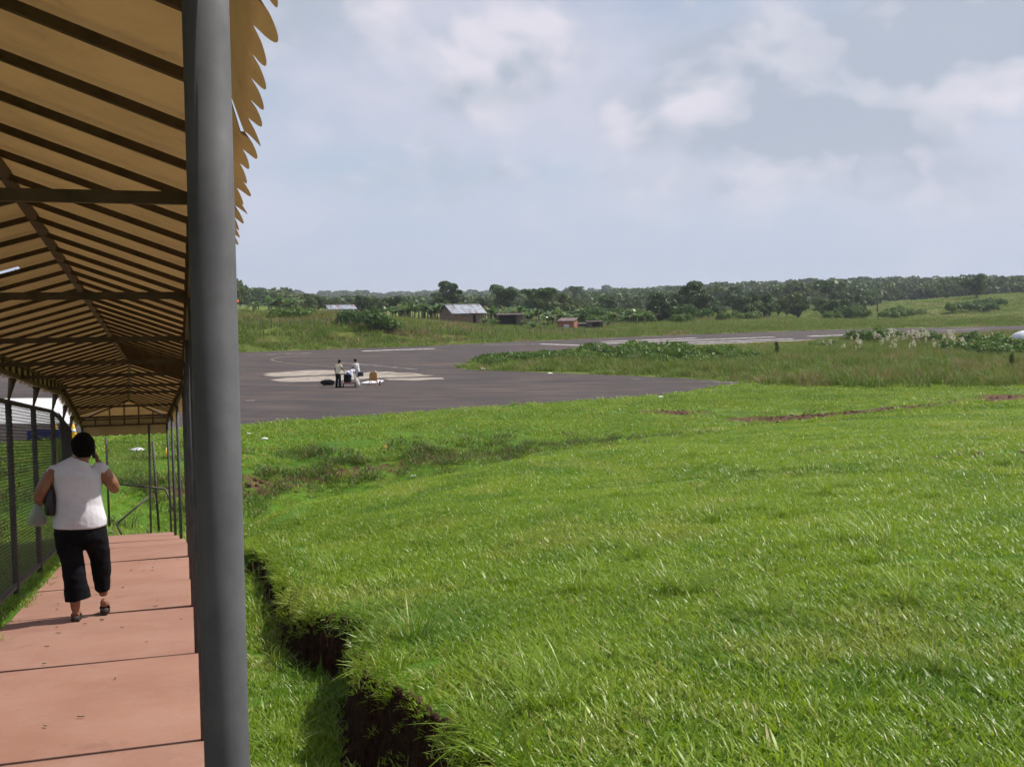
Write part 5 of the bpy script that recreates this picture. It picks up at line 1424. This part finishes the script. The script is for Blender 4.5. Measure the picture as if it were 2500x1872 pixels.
def head(m, c, s=1.0, look=(0, 1, 0)):
    c = np.asarray(c, float); f = np.asarray(look, float); f /= np.linalg.norm(f); x_ = np.cross(f, [0, 0, 1.0]); x_ /= np.linalg.norm(x_); z_ = np.cross(x_, f)
    prof = [(-.118, .028, .02, .035), (-.105, .045, .045, .030), (-.07, .060, .070, .018), (-.03, .069, .083, .006), (.01, .074, .091, 0), (.05, .074, .092, -.004), (.085, .062, .078, -.006), (.108, .036, .048, -.006), (.115, .01, .014, -.006)]
    m.rings([[c + z_ * h * s + f * (oy * s + ry * s * math.sin(t)) + x_ * rx * s * math.cos(t) for t in np.linspace(0, 6.283, 20, endpoint=False)] for h, rx, ry, oy in prof])
    m.tube([c + f * .082 * s + z_ * .018 * s, c + f * .098 * s - z_ * .012 * s, c + f * .104 * s - z_ * .026 * s, c + f * .085 * s - z_ * .032 * s], [.008 * s, .010 * s, .014 * s, .012 * s], 7)      # nose
    m.tube([c + f * .080 * s - z_ * .058 * s - x_ * .022 * s, c + f * .090 * s - z_ * .058 * s, c + f * .080 * s - z_ * .058 * s + x_ * .022 * s], [.006 * s, .009 * s, .006 * s], 6)                                # lips
    m.tube([c + f * .078 * s + z_ * .026 * s - x_ * .045 * s, c + f * .088 * s + z_ * .030 * s, c + f * .078 * s + z_ * .026 * s + x_ * .045 * s], [.009 * s, .010 * s, .009 * s], 6)                                # brow
    for q in (-1, 1): m.tube([c + x_ * q * .072 * s + z_ * .028 * s, c + x_ * q * .084 * s - f * .012 * s, c + x_ * q * .074 * s - z_ * .03 * s], [.012 * s, .017 * s, .010 * s], 7)                                     # ears


def eyes(parent, c, s=1.0, look=(0, 1, 0)):
    c = np.asarray(c, float); f = np.asarray(look, float); f /= np.linalg.norm(f); x_ = np.cross(f, [0, 0, 1.0]); x_ /= np.linalg.norm(x_)
    for q in (-1, 1):
        p = c + f * .083 * s + x_ * q * .031 * s + np.array([0, 0, .006 * s]); MB().tube([p - f * .004, p + f * .004, p + f * .007], [.011 * s, .009 * s, .002], 8).build('eye', M['hair'], parent, True)


def hair(parent, c, s=1.0, look=(0, 1, 0), low=-.09, puff=.012, seed=1):
    """short hair over top and back of the head"""
    c = np.asarray(c, float); f = np.asarray(look, float); f /= np.linalg.norm(f); x_ = np.cross(f, [0, 0, 1.0]); x_ /= np.linalg.norm(x_); z_ = np.cross(x_, f); V_ = []; n = 28; rows = 14
    for i in range(rows):
        e = math.pi / 2 - (i / (rows - 1)) * (math.pi / 2 + .95)
        for k in range(n):
            t = 6.283 * k / n; front = math.sin(t); h = .118 * math.sin(e); rr = math.cos(e) if e > 0 else math.cos(e * .55)
            lim = low + .13 * max(0, front) ** .6 if front > -.2 else low
            hh = max(h, lim * 1.0); bump = puff + .016 * (fbm(np.array([k * .9 + 3]), np.array([i * .9]), seed)[0] - .4) - .030 * max(0.0, -e) ** 1.3
            V_.append(c + (z_ * (hh + .012) + x_ * (.078 + bump) * rr * math.cos(t) + f * ((.095 + bump) * rr * front - .006)) * s)
    link('hair', mk_mesh('hair', V_, [(i * n + k, (i + 1) * n + k, (i + 1) * n + (k + 1) % n, i * n + (k + 1) % n) for i in range(rows - 1) for k in range(n)], None, True), M['hair'], parent)


# --- woman walking away down the walkway
pw = walk_hit(186, 1514); WZ = float(walk_h(pw[0] * DW[0] + pw[1] * DW[1]))
woman = empty('person', (pw[0], pw[1], WZ), -WALK_YAW); woman.location = Vector((pw[0], pw[1], WZ)) + Vector((NR[0], NR[1], 0)) * .055
tag(woman, 'woman in white sleeveless top and black cropped trousers walking away, phone at ear', 'person')
DRP = -.1228                               # the slab falls away ahead of her
def fz(y): return DRP * y
m = MB()
m.tube([(-.095, 0, .84), (-.075, .02, .66), (-.06, .03, .47), (-.058, -.01, .30), (-.055, -.015, .10)], [.095, .082, .060, .056, .037], 12)
m.tube([(.10, .02, .84), (.125, .10, .66), (.148, .17, .48), (.152, .20, .32), (.155, .235, .14)], [.095, .082, .058, .054, .036], 12)
m.tube([(-.055, -.045, .055), (-.055, .0, .065), (-.058, .09, .045), (-.06, .155, .032)], [(.030, .034), (.034, .040), (.040, .024), (.030, .014)], 10)
m.tube([(.155, .20, .095 + fz(.2)), (.156, .25, .10 + fz(.25)), (.158, .34, .055 + fz(.34)), (.16, .405, .030 + fz(.4))], [(.030, .034), (.034, .040), (.040, .024), (.030, .014)], 10)
m.tube([(0, 0, .80), (0, 0, .95), (0, 0, 1.1), (0, 0, 1.25), (.008, 0, 1.33), (.03, .005, 1.375), (.043, .015, 1.43)], [(.185, .14), (.19, .145), (.178, .13), (.18, .12), (.135, .085), (.066, .064), (.056, .058)], 18)
m.tube([(-.17, 0, 1.30), (-.225, -.015, 1.23), (-.275, -.03, 1.14), (-.305, -.02, 1.075), (-.30, .06, 1.045), (-.285, .16, 1.02), (-.275, .225, 1.0)], [.058, .062, .058, .048, .046, .038, .028], 12)
hand(m, (-.275, .225, 1.0), (.15, 1, -.25), (.9, 0, -.4), 1.0, .92)
m.tube([(.175, 0, 1.30), (.225, .01, 1.235), (.268, .025, 1.165), (.290, .045, 1.115), (.262, .11, 1.16), (.200, .185, 1.25), (.150, .215, 1.33)], [.058, .060, .056, .048, .047, .040, .028], 12)
hand(m, (.148, .215, 1.335), (-.20, -.45, 1.0), (-1, -.3, -.1), .55, .92)
HC = (.052, .03, 1.485); LK = (.12, 1, -.08); head(m, HC, .98, LK)
remesh('body', m, .0085, M['skin'], woman, 2)
eyes(woman, HC, .98, LK); hair(woman, HC, 1.0, LK, -.115, .016, 4)
m = MB()
m.tube([(0, 0, .812), (0, 0, .86), (0, 0, .93), (0, 0, 1.0), (0, 0, 1.09), (0, 0, 1.19), (0, 0, 1.265), (.006, 0, 1.315), (.018, 0, 1.352), (.03, .005, 1.378)], [(.213, .172), (.214, .174), (.206, .168), (.196, .156), (.192, .146), (.200, .142), (.206, .130), (.176, .105), (.115, .084), (.080, .074)], 26)
for q in (-1, 1): m.tube([(q * .13, 0, 1.30), (q * .185, 0, 1.292), (q * .222, 0, 1.268)], [.054, .060, .050], 14)
remesh('blouse', m, .010, M['white_shirt'], woman, 2, .030, 4.2, 6)
m = MB()
m.tube([(0, 0, .70), (0, 0, .76), (0, 0, .83)], [(.195, .150), (.206, .165), (.200, .160)], 20)
m.tube([(-.098, 0, .78), (-.090, .01, .66), (-.066, .02, .50), (-.050, .0, .34), (-.032, -.005, .185)], [(.112, .140), (.110, .125), (.094, .102), (.092, .096), (.112, .108)], 16)
m.tube([(.100, .02, .78), (.118, .09, .66), (.145, .16, .50), (.150, .19, .34), (.152, .215, .195)], [(.110, .140), (.106, .122), (.088, .098), (.078, .090), (.064, .082)], 16)
remesh('trousers', m, .011, M['black_cloth'], woman, 2, .018, 8, 9)
for nm, cx, y0, zf, tilt in (('sandal', -.057, -.065, 0.0, 0), ('sandal', .157, .18, fz(.2), .0)):
    sole = MB(); n = 9
    prof = [(-.005, .028, .052), (.03, .034, .050), (.08, .030, .040), (.13, .038, .028), (.18, .040, .022), (.215, .026, .020)]
    rings_ = [[np.array([cx - w_, y0 + t_, zf + fz(t_) * 1 + .004]), np.array([cx + w_, y0 + t_, zf + fz(t_) + .004]), np.array([cx + w_, y0 + t_, zf + h_]), np.array([cx - w_, y0 + t_, zf + h_])] for t_, w_, h_ in prof]
    sole.rings(rings_).tube([(cx - .038, y0 + .125, zf + .028), (cx - .02, y0 + .12, zf + .068), (cx + .02, y0 + .12, zf + .068), (cx + .038, y0 + .125, zf + .028)], .010, 6)
    sole.build(nm, M['sandal'], woman, True)
# what she carries
ph = MB(); ph.box((-.012, -.024, -.055), (.012, .024, .055)); o = ph.build('mobile_phone', M['phone']); R2 = Matrix.Rotation(-WALK_YAW, 4, 'Z')
def wl(p): return tuple(Vector(woman.location) + R2 @ Vector(p))
o.location = wl((.128, .135, 1.43)); o.rotation_euler = (.5, .1, -WALK_YAW); tag(o, 'dark mobile phone held to the woman\'s ear', 'phone')
hb = empty('shoulder_bag', wl((-.205, .02, 1.07)), -WALK_YAW); tag(hb, 'black shoulder bag tucked under the woman\'s arm', 'bag')
m = MB(); m.tube([(-.01, 0, -.145), (-.01, 0, -.13), (-.012, 0, -.05), (-.008, 0, .05), (0, 0, .09), (0, 0, .10)], [(.03, .09), (.052, .125), (.056, .14), (.042, .12), (.022, .09), (.01, .06)], 18); remesh('bag_body', m, .01, M['black_leather'], hb, 2, .012, 10, 5)
MB().tube([(-.0, -.08, .07), (.005, -.07, .14), (.02, -.065, .20), (.035, -.02, .255), (.035, .03, .25), (.01, .07, .15), (0, .08, .07)], [(.009, .016)] * 7, 8).build('strap', M['black_leather'], hb, True)
m_, t_, b_, out_ = new_mat('clear_plastic'); t_.set(b_.inputs['Base Color'], (.42, .50, .47, 1)); t_.set(b_.inputs['Roughness'], .35)
tp = t_.add('ShaderNodeBsdfTransparent'); mx = t_.add('ShaderNodeMixShader', i_0=.42); t_.l.new(tp.outputs[0], mx.inputs[1]); t_.l.new(b_.outputs[0], mx.inputs[2]); t_.l.new(mx.outputs[0], out_.inputs[0]); M['plastic'] = m_
pb = empty('plastic_bag', wl((-.325, .055, .83)), -WALK_YAW); tag(pb, 'half clear plastic carrier bag hanging from the woman\'s forearm', 'bag')
m = MB(); m.tube([(.0, 0, .195), (.0, 0, .15), (-.005, 0, .10), (-.008, 0, .05), (-.008, 0, .01), (-.008, 0, 0)], [(.022, .012), (.045, .025), (.066, .042), (.08, .055), (.078, .05), (.05, .03)], 16); o = m.build('bag_film', M['plastic'], pb, True)
MB().tube([(-.02, 0, .19), (-.012, 0, .225), (.012, .0, .228), (.02, 0, .19)], .006, 6).build('handle', M['plastic'], pb, True)
m = MB(); m.tube([(-.03, 0, .015), (-.03, 0, .05), (-.02, 0, .085)], [.026, .034, .018], 10).tube([(.03, .0, .015), (.032, 0, .05), (.03, 0, .075)], [.026, .032, .016], 10); m.build('contents', M['plank'], pb, True)

# --- the two men by the luggage cart
def man(label, px, py, d, rz, pants, shirt, lean=(0, 0), arms=None, stance=.1, look=(0, 1, 0), collar=None):
    p = at_z(px, py); root = empty('person', (p[0], p[1], .004), rz); tag(root, label, 'person'); lx, ly = lean
    def q(x, y, z): t = max(0, (z - .9) / .8); return (x + lx * t, y + ly * t, z)
    A = arms or [[(-.19, 0, 1.40), (-.25, -.02, 1.12), (-.25, .05, .86)], [(.19, 0, 1.40), (.24, .02, 1.13), (.20, .25, 1.0)]]
    m = MB()
    for s_ in (-1, 1):
        f = stance * s_
        m.tube([(s_ * .09, 0, .9), (s_ * .10, f * .5 + .02, .5), (s_ * .10, f, .09)], [.085, .058, .040], 10)
        m.tube([(s_ * .10, f - .06, .045), (s_ * .10, f, .055), (s_ * .11, f + .17, .03)], [(.035, .035), (.04, .045), (.036, .02)], 8)
    m.tube([q(0, 0, .88), q(0, 0, 1.1), q(0, 0, 1.3), q(0, 0, 1.42), q(0, .01, 1.46), q(0, .02, 1.52)], [(.16, .11), (.155, .11), (.175, .115), (.13, .085), (.062, .06), (.055, .057)], 14)
    hc = q(0, .04, 1.60); head(m, hc, 1.0, look)
    for arm in A:
        pts = [q(*a) for a in arm]; mid = lambda a, b: tuple((np.array(a) + np.array(b)) / 2)
        m.tube([pts[0], mid(pts[0], pts[1]), pts[1], mid(pts[1], pts[2]), pts[2]], [.052, .048, .040, .036, .026], 10)
        dv = np.array(pts[2]) - np.array(pts[1]); hand(m, pts[2], dv, (-np.sign(arm[0][0]) * 1.0, .2, .1), .7, 1.0)
    remesh('body', m, .014, M['skin2'], root, 2); eyes(root, hc, 1.0, look); hair(root, hc, 1.0, look, -.07, .010, 7)
    m = MB(); m.tube([q(0, 0, .86), q(0, 0, .95), q(0, 0, 1.12), q(0, 0, 1.3), q(0, 0, 1.40), q(0, 0, 1.45)], [(.19, .14), (.185, .138), (.175, .132), (.195, .135), (.17, .11), (.075, .075)], 18)
    for arm in A:
        a, b = np.array(q(*arm[0])), np.array(q(*arm[1])); m.tube([a * 1.0 - (a - q(0, 0, 1.4)) * .35, a, a + (b - a) * .55], [.068, .072, .068], 12)
    remesh('shirt', m, .016, shirt, root, 2, .028, 8, 5)
    m = MB(); m.tube([(0, 0, .80), (0, 0, .88), (0, 0, .95)], [(.175, .13), (.18, .135), (.172, .128)], 16)
    for s_ in (-1, 1): f = stance * s_; m.tube([(s_ * .092, 0, .86), (s_ * .10, f * .5 + .02, .5), (s_ * .10, f, .06)], [(.098, .11), (.080, .088), (.074, .085)], 12)
    remesh('trousers', m, .016, pants, root, 2, .024, 7, 8)
    for s_ in (-1, 1):
        f = stance * s_; MB().tube([(s_ * .10, f - .085, .035), (s_ * .10, f - .02, .055), (s_ * .105, f + .10, .04), (s_ * .11, f + .19, .028)], [(.038, .036), (.046, .055), (.046, .04), (.036, .024)], 10).build('shoe', M['black_leather'], root, True)
    return root


manA = man('man in cream shirt and black trousers standing at the loaded luggage cart', 826, 946.5, 66, R(-38), M['black_cloth'], M['cream_shirt'], (.03, .08), [[(-.19, 0, 1.40), (-.27, -.03, 1.12), (-.27, .04, .86)], [(.19, 0, 1.40), (.23, .10, 1.15), (.16, .34, 1.02)]], .05, (.2, 1, -.25))
manB = man('man in grey shirt and pale trousers leaning over the luggage cart', 874, 943.5, 66, R(62), M['pale_cloth'], M['grey_shirt'], (0, .16), [[(-.19, 0, 1.40), (-.23, .17, 1.18), (-.14, .42, 1.05)], [(.19, 0, 1.40), (.24, .18, 1.18), (.14, .44, 1.08)]], .12, (0, 1, -.45))
p = at_z(874, 943.5)
bag = empty('shoulder_bag', (p[0] + .20, p[1] - .16, .80), R(20)); tag(bag, 'black shoulder bag hanging at the hip of the man in grey', 'bag')
m = MB(); m.tube([(0, 0, -.15), (0, 0, -.12), (0, 0, .08), (0, 0, .14)], [(.15, .04), (.19, .07), (.18, .065), (.13, .03)], 16); remesh('bag_body', m, .015, M['black_leather'], bag, 2)
MB().tube([(-.14, 0, .12), (-.18, .02, .35), (-.16, .06, .62), (-.02, .08, .60), (.10, .04, .35), (.14, 0, .12)], [(.008, .018)] * 6, 6).build('strap', M['black_leather'], bag, True)

# ------------------------------------------------------------------ luggage cart and things round it
p = at_z(853, 945); cart = empty('luggage_cart', (p[0], p[1], .004), R(8)); tag(cart, 'low two-wheeled luggage cart between the two men', 'cart'); CL = Vector(cart.location)
MB().box((-.36, -.40, .26), (.36, .40, .31)).build('platform', M['red_plastic'], cart)
for x_ in (-.36, .36): MB().bar((x_, -.42, .30), (x_, .42, .30), .04, .05).build('side_rail', M['steel'], cart)
MB().tube([(-.33, .42, .30), (-.33, .50, 1.02), (.33, .50, 1.02), (.33, .42, .30)], .02, 8).build('push_handle', M['steel'], cart, True)
for x_ in (-.36, .36):
    for y_ in (-.28, .28):
        w_ = MB().tube([(x_ - .03, y_, .13), (x_ + .03, y_, .13)], .127, 16).build('wheel', M['rubber'], cart, False); MB().tube([(x_ - .034, y_, .13), (x_ + .034, y_, .13)], .06, 10).build('hub', M['steel'], w_)
def cl(x, y, z): return (CL.x + x * math.cos(R(8)) - y * math.sin(R(8)), CL.y + x * math.sin(R(8)) + y * math.cos(R(8)), CL.z + z)
sc_ = empty('suitcase', cl(-.10, -.05, .31), R(8)); tag(sc_, 'black suitcase standing on the luggage cart', 'suitcase')
m = MB(); m.tube([(0, 0, .01), (0, 0, .03), (0, 0, .46), (0, 0, .50)], [(.17, .14), (.24, .20), (.24, .20), (.18, .15)], 16); remesh('shell', m, .02, M['black_cloth'], sc_, 1)
MB().tube([(-.07, 0, .49), (-.06, 0, .545), (.06, 0, .545), (.07, 0, .49)], .012, 6).build('handle', M['rubber'], sc_, True)
bd = empty('bundle', cl(.06, .10, .82), R(8)); tag(bd, 'heap of white sheeting over the cart load', 'bundle')
m = MB()
for a_, r_k in (((-.12, -.02, .06), .16), ((.08, .03, .12), .17), ((.20, .06, .17), .13), ((-.02, .0, .02), .18), ((-.22, -.06, -.02), .10)): m.tube([(a_[0] - .08, a_[1], a_[2] - .02), a_, (a_[0] + .09, a_[1] + .03, a_[2] + .02)], [r_k * .6, r_k, r_k * .55], 12)
m.tube([(-.24, -.14, -.26), (-.20, -.13, -.08), (-.1, -.08, .06)], [(.03, .03), (.09, .05), (.10, .08)], 10).tube([(.05, -.16, -.30), (.05, -.15, -.12), (.06, -.08, .05)], [(.05, .03), (.09, .05), (.12, .08)], 10)
remesh('sheeting', m, .02, M['white_sheet'], bd, 1, .05, 6, 4)
m = MB(); m.tube([(-.20, -.19, -.10), (-.16, -.20, .02), (-.12, -.16, .10)], [(.05, .015), (.06, .02), (.05, .02)], 10); m.build('blue_fold', M['blue_cloth'], bd, True)
sk = empty('sack', (p[0] + .52, p[1] - .18, .004), R(-10)); tag(sk, 'pale grey cloth sack leaning on the cart beside the men', 'sack')
m = MB(); m.tube([(0, 0, .02), (0, 0, .10), (-.02, 0, .32), (-.05, .03, .52), (-.07, .04, .60)], [(.14, .12), (.19, .16), (.17, .14), (.09, .08), (.03, .03)], 14); remesh('sack_body', m, .02, M['pale_cloth'], sk, 1, .05, 7, 3)
MB().tube([(-.13, .03, .54), (-.07, .0, .555), (-.0, .04, .54), (-.06, .09, .545), (-.13, .03, .54)], .012, 6).build('tie', M['old_wood'], sk, True)
p2 = at_z(800, 941); du = empty('duffel_bag', (p2[0], p2[1], .004), R(6)); tag(du, 'black duffel bag lying on the asphalt beside the man in cream', 'bag')
m = MB(); m.tube([(-.44, 0, .16), (-.40, 0, .17), (-.2, 0, .19), (.2, 0, .19), (.38, 0, .17), (.42, 0, .16)], [.08, .14, .175, .18, .15, .09], 16); remesh('bag_body', m, .02, M['black_cloth'], du, 2, .03, 7, 2)
MB().tube([(-.15, -.1, .33), (-.12, -.06, .43), (.12, -.06, .43), (.15, -.1, .33)], .014, 6).build('handle', M['black_leather'], du, True); MB().tube([(-.36, -.17, .06), (-.34, -.185, .06)], .03, 8).build('end_tag', M['litter'], du)
# second, upended hand cart with a board
p3 = at_z(911, 941); hc_ = empty('hand_cart', (p3[0], p3[1], .004), R(-12)); tag(hc_, 'small upended hand cart with orange brown board near the men', 'cart')
m = MB(); bx = [(-.25, 0, .30), (.25, 0, .27), (.25, .05, .72), (.12, .06, .84), (-.10, .06, .86), (-.25, .05, .74)]
m.add([(a, b - .025, c) for a, b, c in bx] + [(a, b + .025, c) for a, b, c in bx], [(0, 1, 2, 5), (2, 3, 4, 5), (6, 11, 8, 7), (8, 11, 10, 9)] + [(i, i + 6, (i + 1) % 6 + 6, (i + 1) % 6) for i in range(6)]).build('board', M['orange_board'], hc_)
for a, b in (((-.22, .02, .34), (-.28, -.12, .0)), ((.22, .02, .34), (.30, -.10, .0)), ((-.2, .06, .4), (-.2, .32, .0)), ((.2, .06, .4), (.22, .34, .0))): MB().bar(a, b, .035, .035).build('leg', M['orange_board'], hc_)
for x_ in (-.25, .25): MB().bar((x_, .03, .27), (x_ * .9, .075, .78), .03, .03).build('side_frame', M['dark_plank'], hc_)
MB().tube([(.10, .05, .84), (.16, .05, .90), (.20, .05, .84)], [.03, .045, .03], 10).build('knob', M['litter'], hc_, True)
w_ = MB().tube([(.36, .2, .15), (.42, .2, .15)], .14, 18).build('wheel', M['rubber'], hc_); MB().tube([(.355, .2, .15), (.425, .2, .15)], .08, 12).build('rim', M['steel'], w_)
MB().bar((.24, .05, .33), (.46, .2, .15), .03, .03).build('axle_arm', M['steel'], hc_)
# sheet of white plastic on the asphalt
pts = [at_z(*q)[:2] for q in [(880, 935), (896, 931), (922, 927.5), (938, 929), (930, 934), (905, 935.5)]]; Vv = []; c_ = np.mean(pts, 0)
for t in (1.0, .66, .33, 0.02):
    for q in pts:
        w_ = c_ + (q - c_) * t; Vv.append((w_[0], w_[1], .012 + .06 * (1 - t) * vnoise(w_[0] * 4, w_[1] * 4, 5) + .05 * vnoise(w_[0] * 3, w_[1] * 3, 8) * (t < .9)))
n = len(pts); tag(link('plastic_sheet', mk_mesh('plastic_sheet', Vv, [(i * n + k, i * n + (k + 1) % n, (i + 1) * n + (k + 1) % n, (i + 1) * n + k) for i in range(3) for k in range(n)], None, False), M['white_sheet']), 'crumpled white plastic sheet flat on the asphalt between the carts', 'sheet')

# ------------------------------------------------------------------ small litter and stakes
def scrap(px, py, s, label, mat='litter', flat=.35):
    p = ground_hit(px, py); r_ = random.Random(px); V_ = []; n = 8
    for i in range(4):
        for k in range(n):
            t = 6.283 * k / n; rr = s * (1 - (i / 3) ** 2 * .98) * r_.uniform(.75, 1.2); V_.append((rr * math.cos(t), rr * .7 * math.sin(t), s * flat * i / 3 * r_.uniform(.7, 1.2)))
    o = link('litter_scrap', mk_mesh('litter_scrap', V_, [(i * n + k, i * n + (k + 1) % n, (i + 1) * n + (k + 1) % n, (i + 1) * n + k) for i in range(3) for k in range(n)], None, False), M[mat], None, (p[0], p[1], p[2] + .02)); tag(o, label, 'litter', 'scraps of litter on the grass')


scrap(337, 1101, .26, 'flat white scrap on the grass seen past the end of the walkway'); scrap(646, 1073, .13, 'white scrap on the grass below the apron edge'); scrap(608, 1061, .10, 'small white scrap near the apron corner by the posts')
scrap(1178, 901.5, .26, 'white scrap at the tip of the grass island'); scrap(1342, 914, .24, 'pale scrap at the edge of the grass island'); scrap(940, 1096, .09, 'yellow scrap on the drain bank', 'yellow_stake', 1.2); scrap(1010, 1168, .12, 'white scrap low in the drain'); scrap(1613, 970, .16, 'tiny white scrap in the grass past the apron edge')
p = ground_hit(407, 1118); st_ = empty('marker_stake', tuple(p)); tag(st_, 'short yellow marker stake on the grass past the walkway end', 'stake'); MB().tube([(0, 0, -.1), (0, 0, .12), (0, 0, .30)], [.035, .045, .03], 10).build('stake', M['yellow_stake'], st_, True); MB().tube([(0, 0, .29), (0, 0, .33)], [.032, .012], 10).build('cap', M['litter'], st_, True)
for (px, lb) in ((138, 'yellow traffic cone on the far apron seen through the fence'), (180, 'yellow traffic cone beside the blue crate line, nearer the end of the fence')):
    p = at_z(px, 1069); o = empty('traffic_cone', (p[0], p[1], .004)); tag(o, lb, 'cone'); MB().box((-.2, -.2, 0), (.2, .2, .03)).build('foot', M['yellow_stake'], o); MB().tube([(0, 0, .03), (0, 0, .3), (0, 0, .55)], [.15, .08, .03], 14).build('cone', M['yellow_stake'], o, True); MB().tube([(0, 0, .24), (0, 0, .36)], [.102, .072], 14).build('band', M['litter'], o, True)
p = at_z(112, 1072); o = empty('crate', (p[0], p[1], .004), R(5)); tag(o, 'long dark blue crate on the far apron seen through the fence', 'crate')
for k in range(3): MB().box((-.62, -.25, .04 + .11 * k), (.62, .25, .13 + .11 * k)).build('slat', M['blue_cloth'], o)
MB().box((-.58, -.22, 0), (.58, .22, .35)).build('box', M['void'], o)
# leaf bits and twigs dropped on the slabs
tw = []; r_ = np.random.default_rng(905)
Vt = MB()
for _ in range(46):
    u_, v_ = r_.uniform(2.5, 14), r_.uniform(-1.5, .05); a = r_.uniform(0, 6.28); ln = r_.uniform(.012, .05); dx = math.cos(a) * ln / 2; dy = math.sin(a) * ln / 2
    Vt.bar(W3(u_ - dx, v_ - dy, .008), W3(u_ + dx, v_ + dy, .008), .008, .006)
tag(Vt.build('dropped_twigs', M['dead_stem']), 'twigs and leaf bits scattered on the walkway', kind='stuff')

# ------------------------------------------------------------------ humid air
hz = MB().box((-6200, -6200, -6), (6200, 6200, 46)).mesh('haze'); ho = link('haze', hz); tag(ho, 'thin humid haze over the airfield', kind='stuff')
hm = bpy.data.materials.new('haze'); hm.use_nodes = True; t = NT(hm.node_tree); t.n.clear(); out = t.add('ShaderNodeOutputMaterial'); pv = t.add('ShaderNodeVolumePrincipled')
pv.inputs['Color'].default_value = (.86, .91, 1.0, 1); pv.inputs['Density'].default_value = .00019; pv.inputs['Anisotropy'].default_value = .2; t.l.new(pv.outputs[0], out.inputs['Volume']); hz.materials.append(hm)
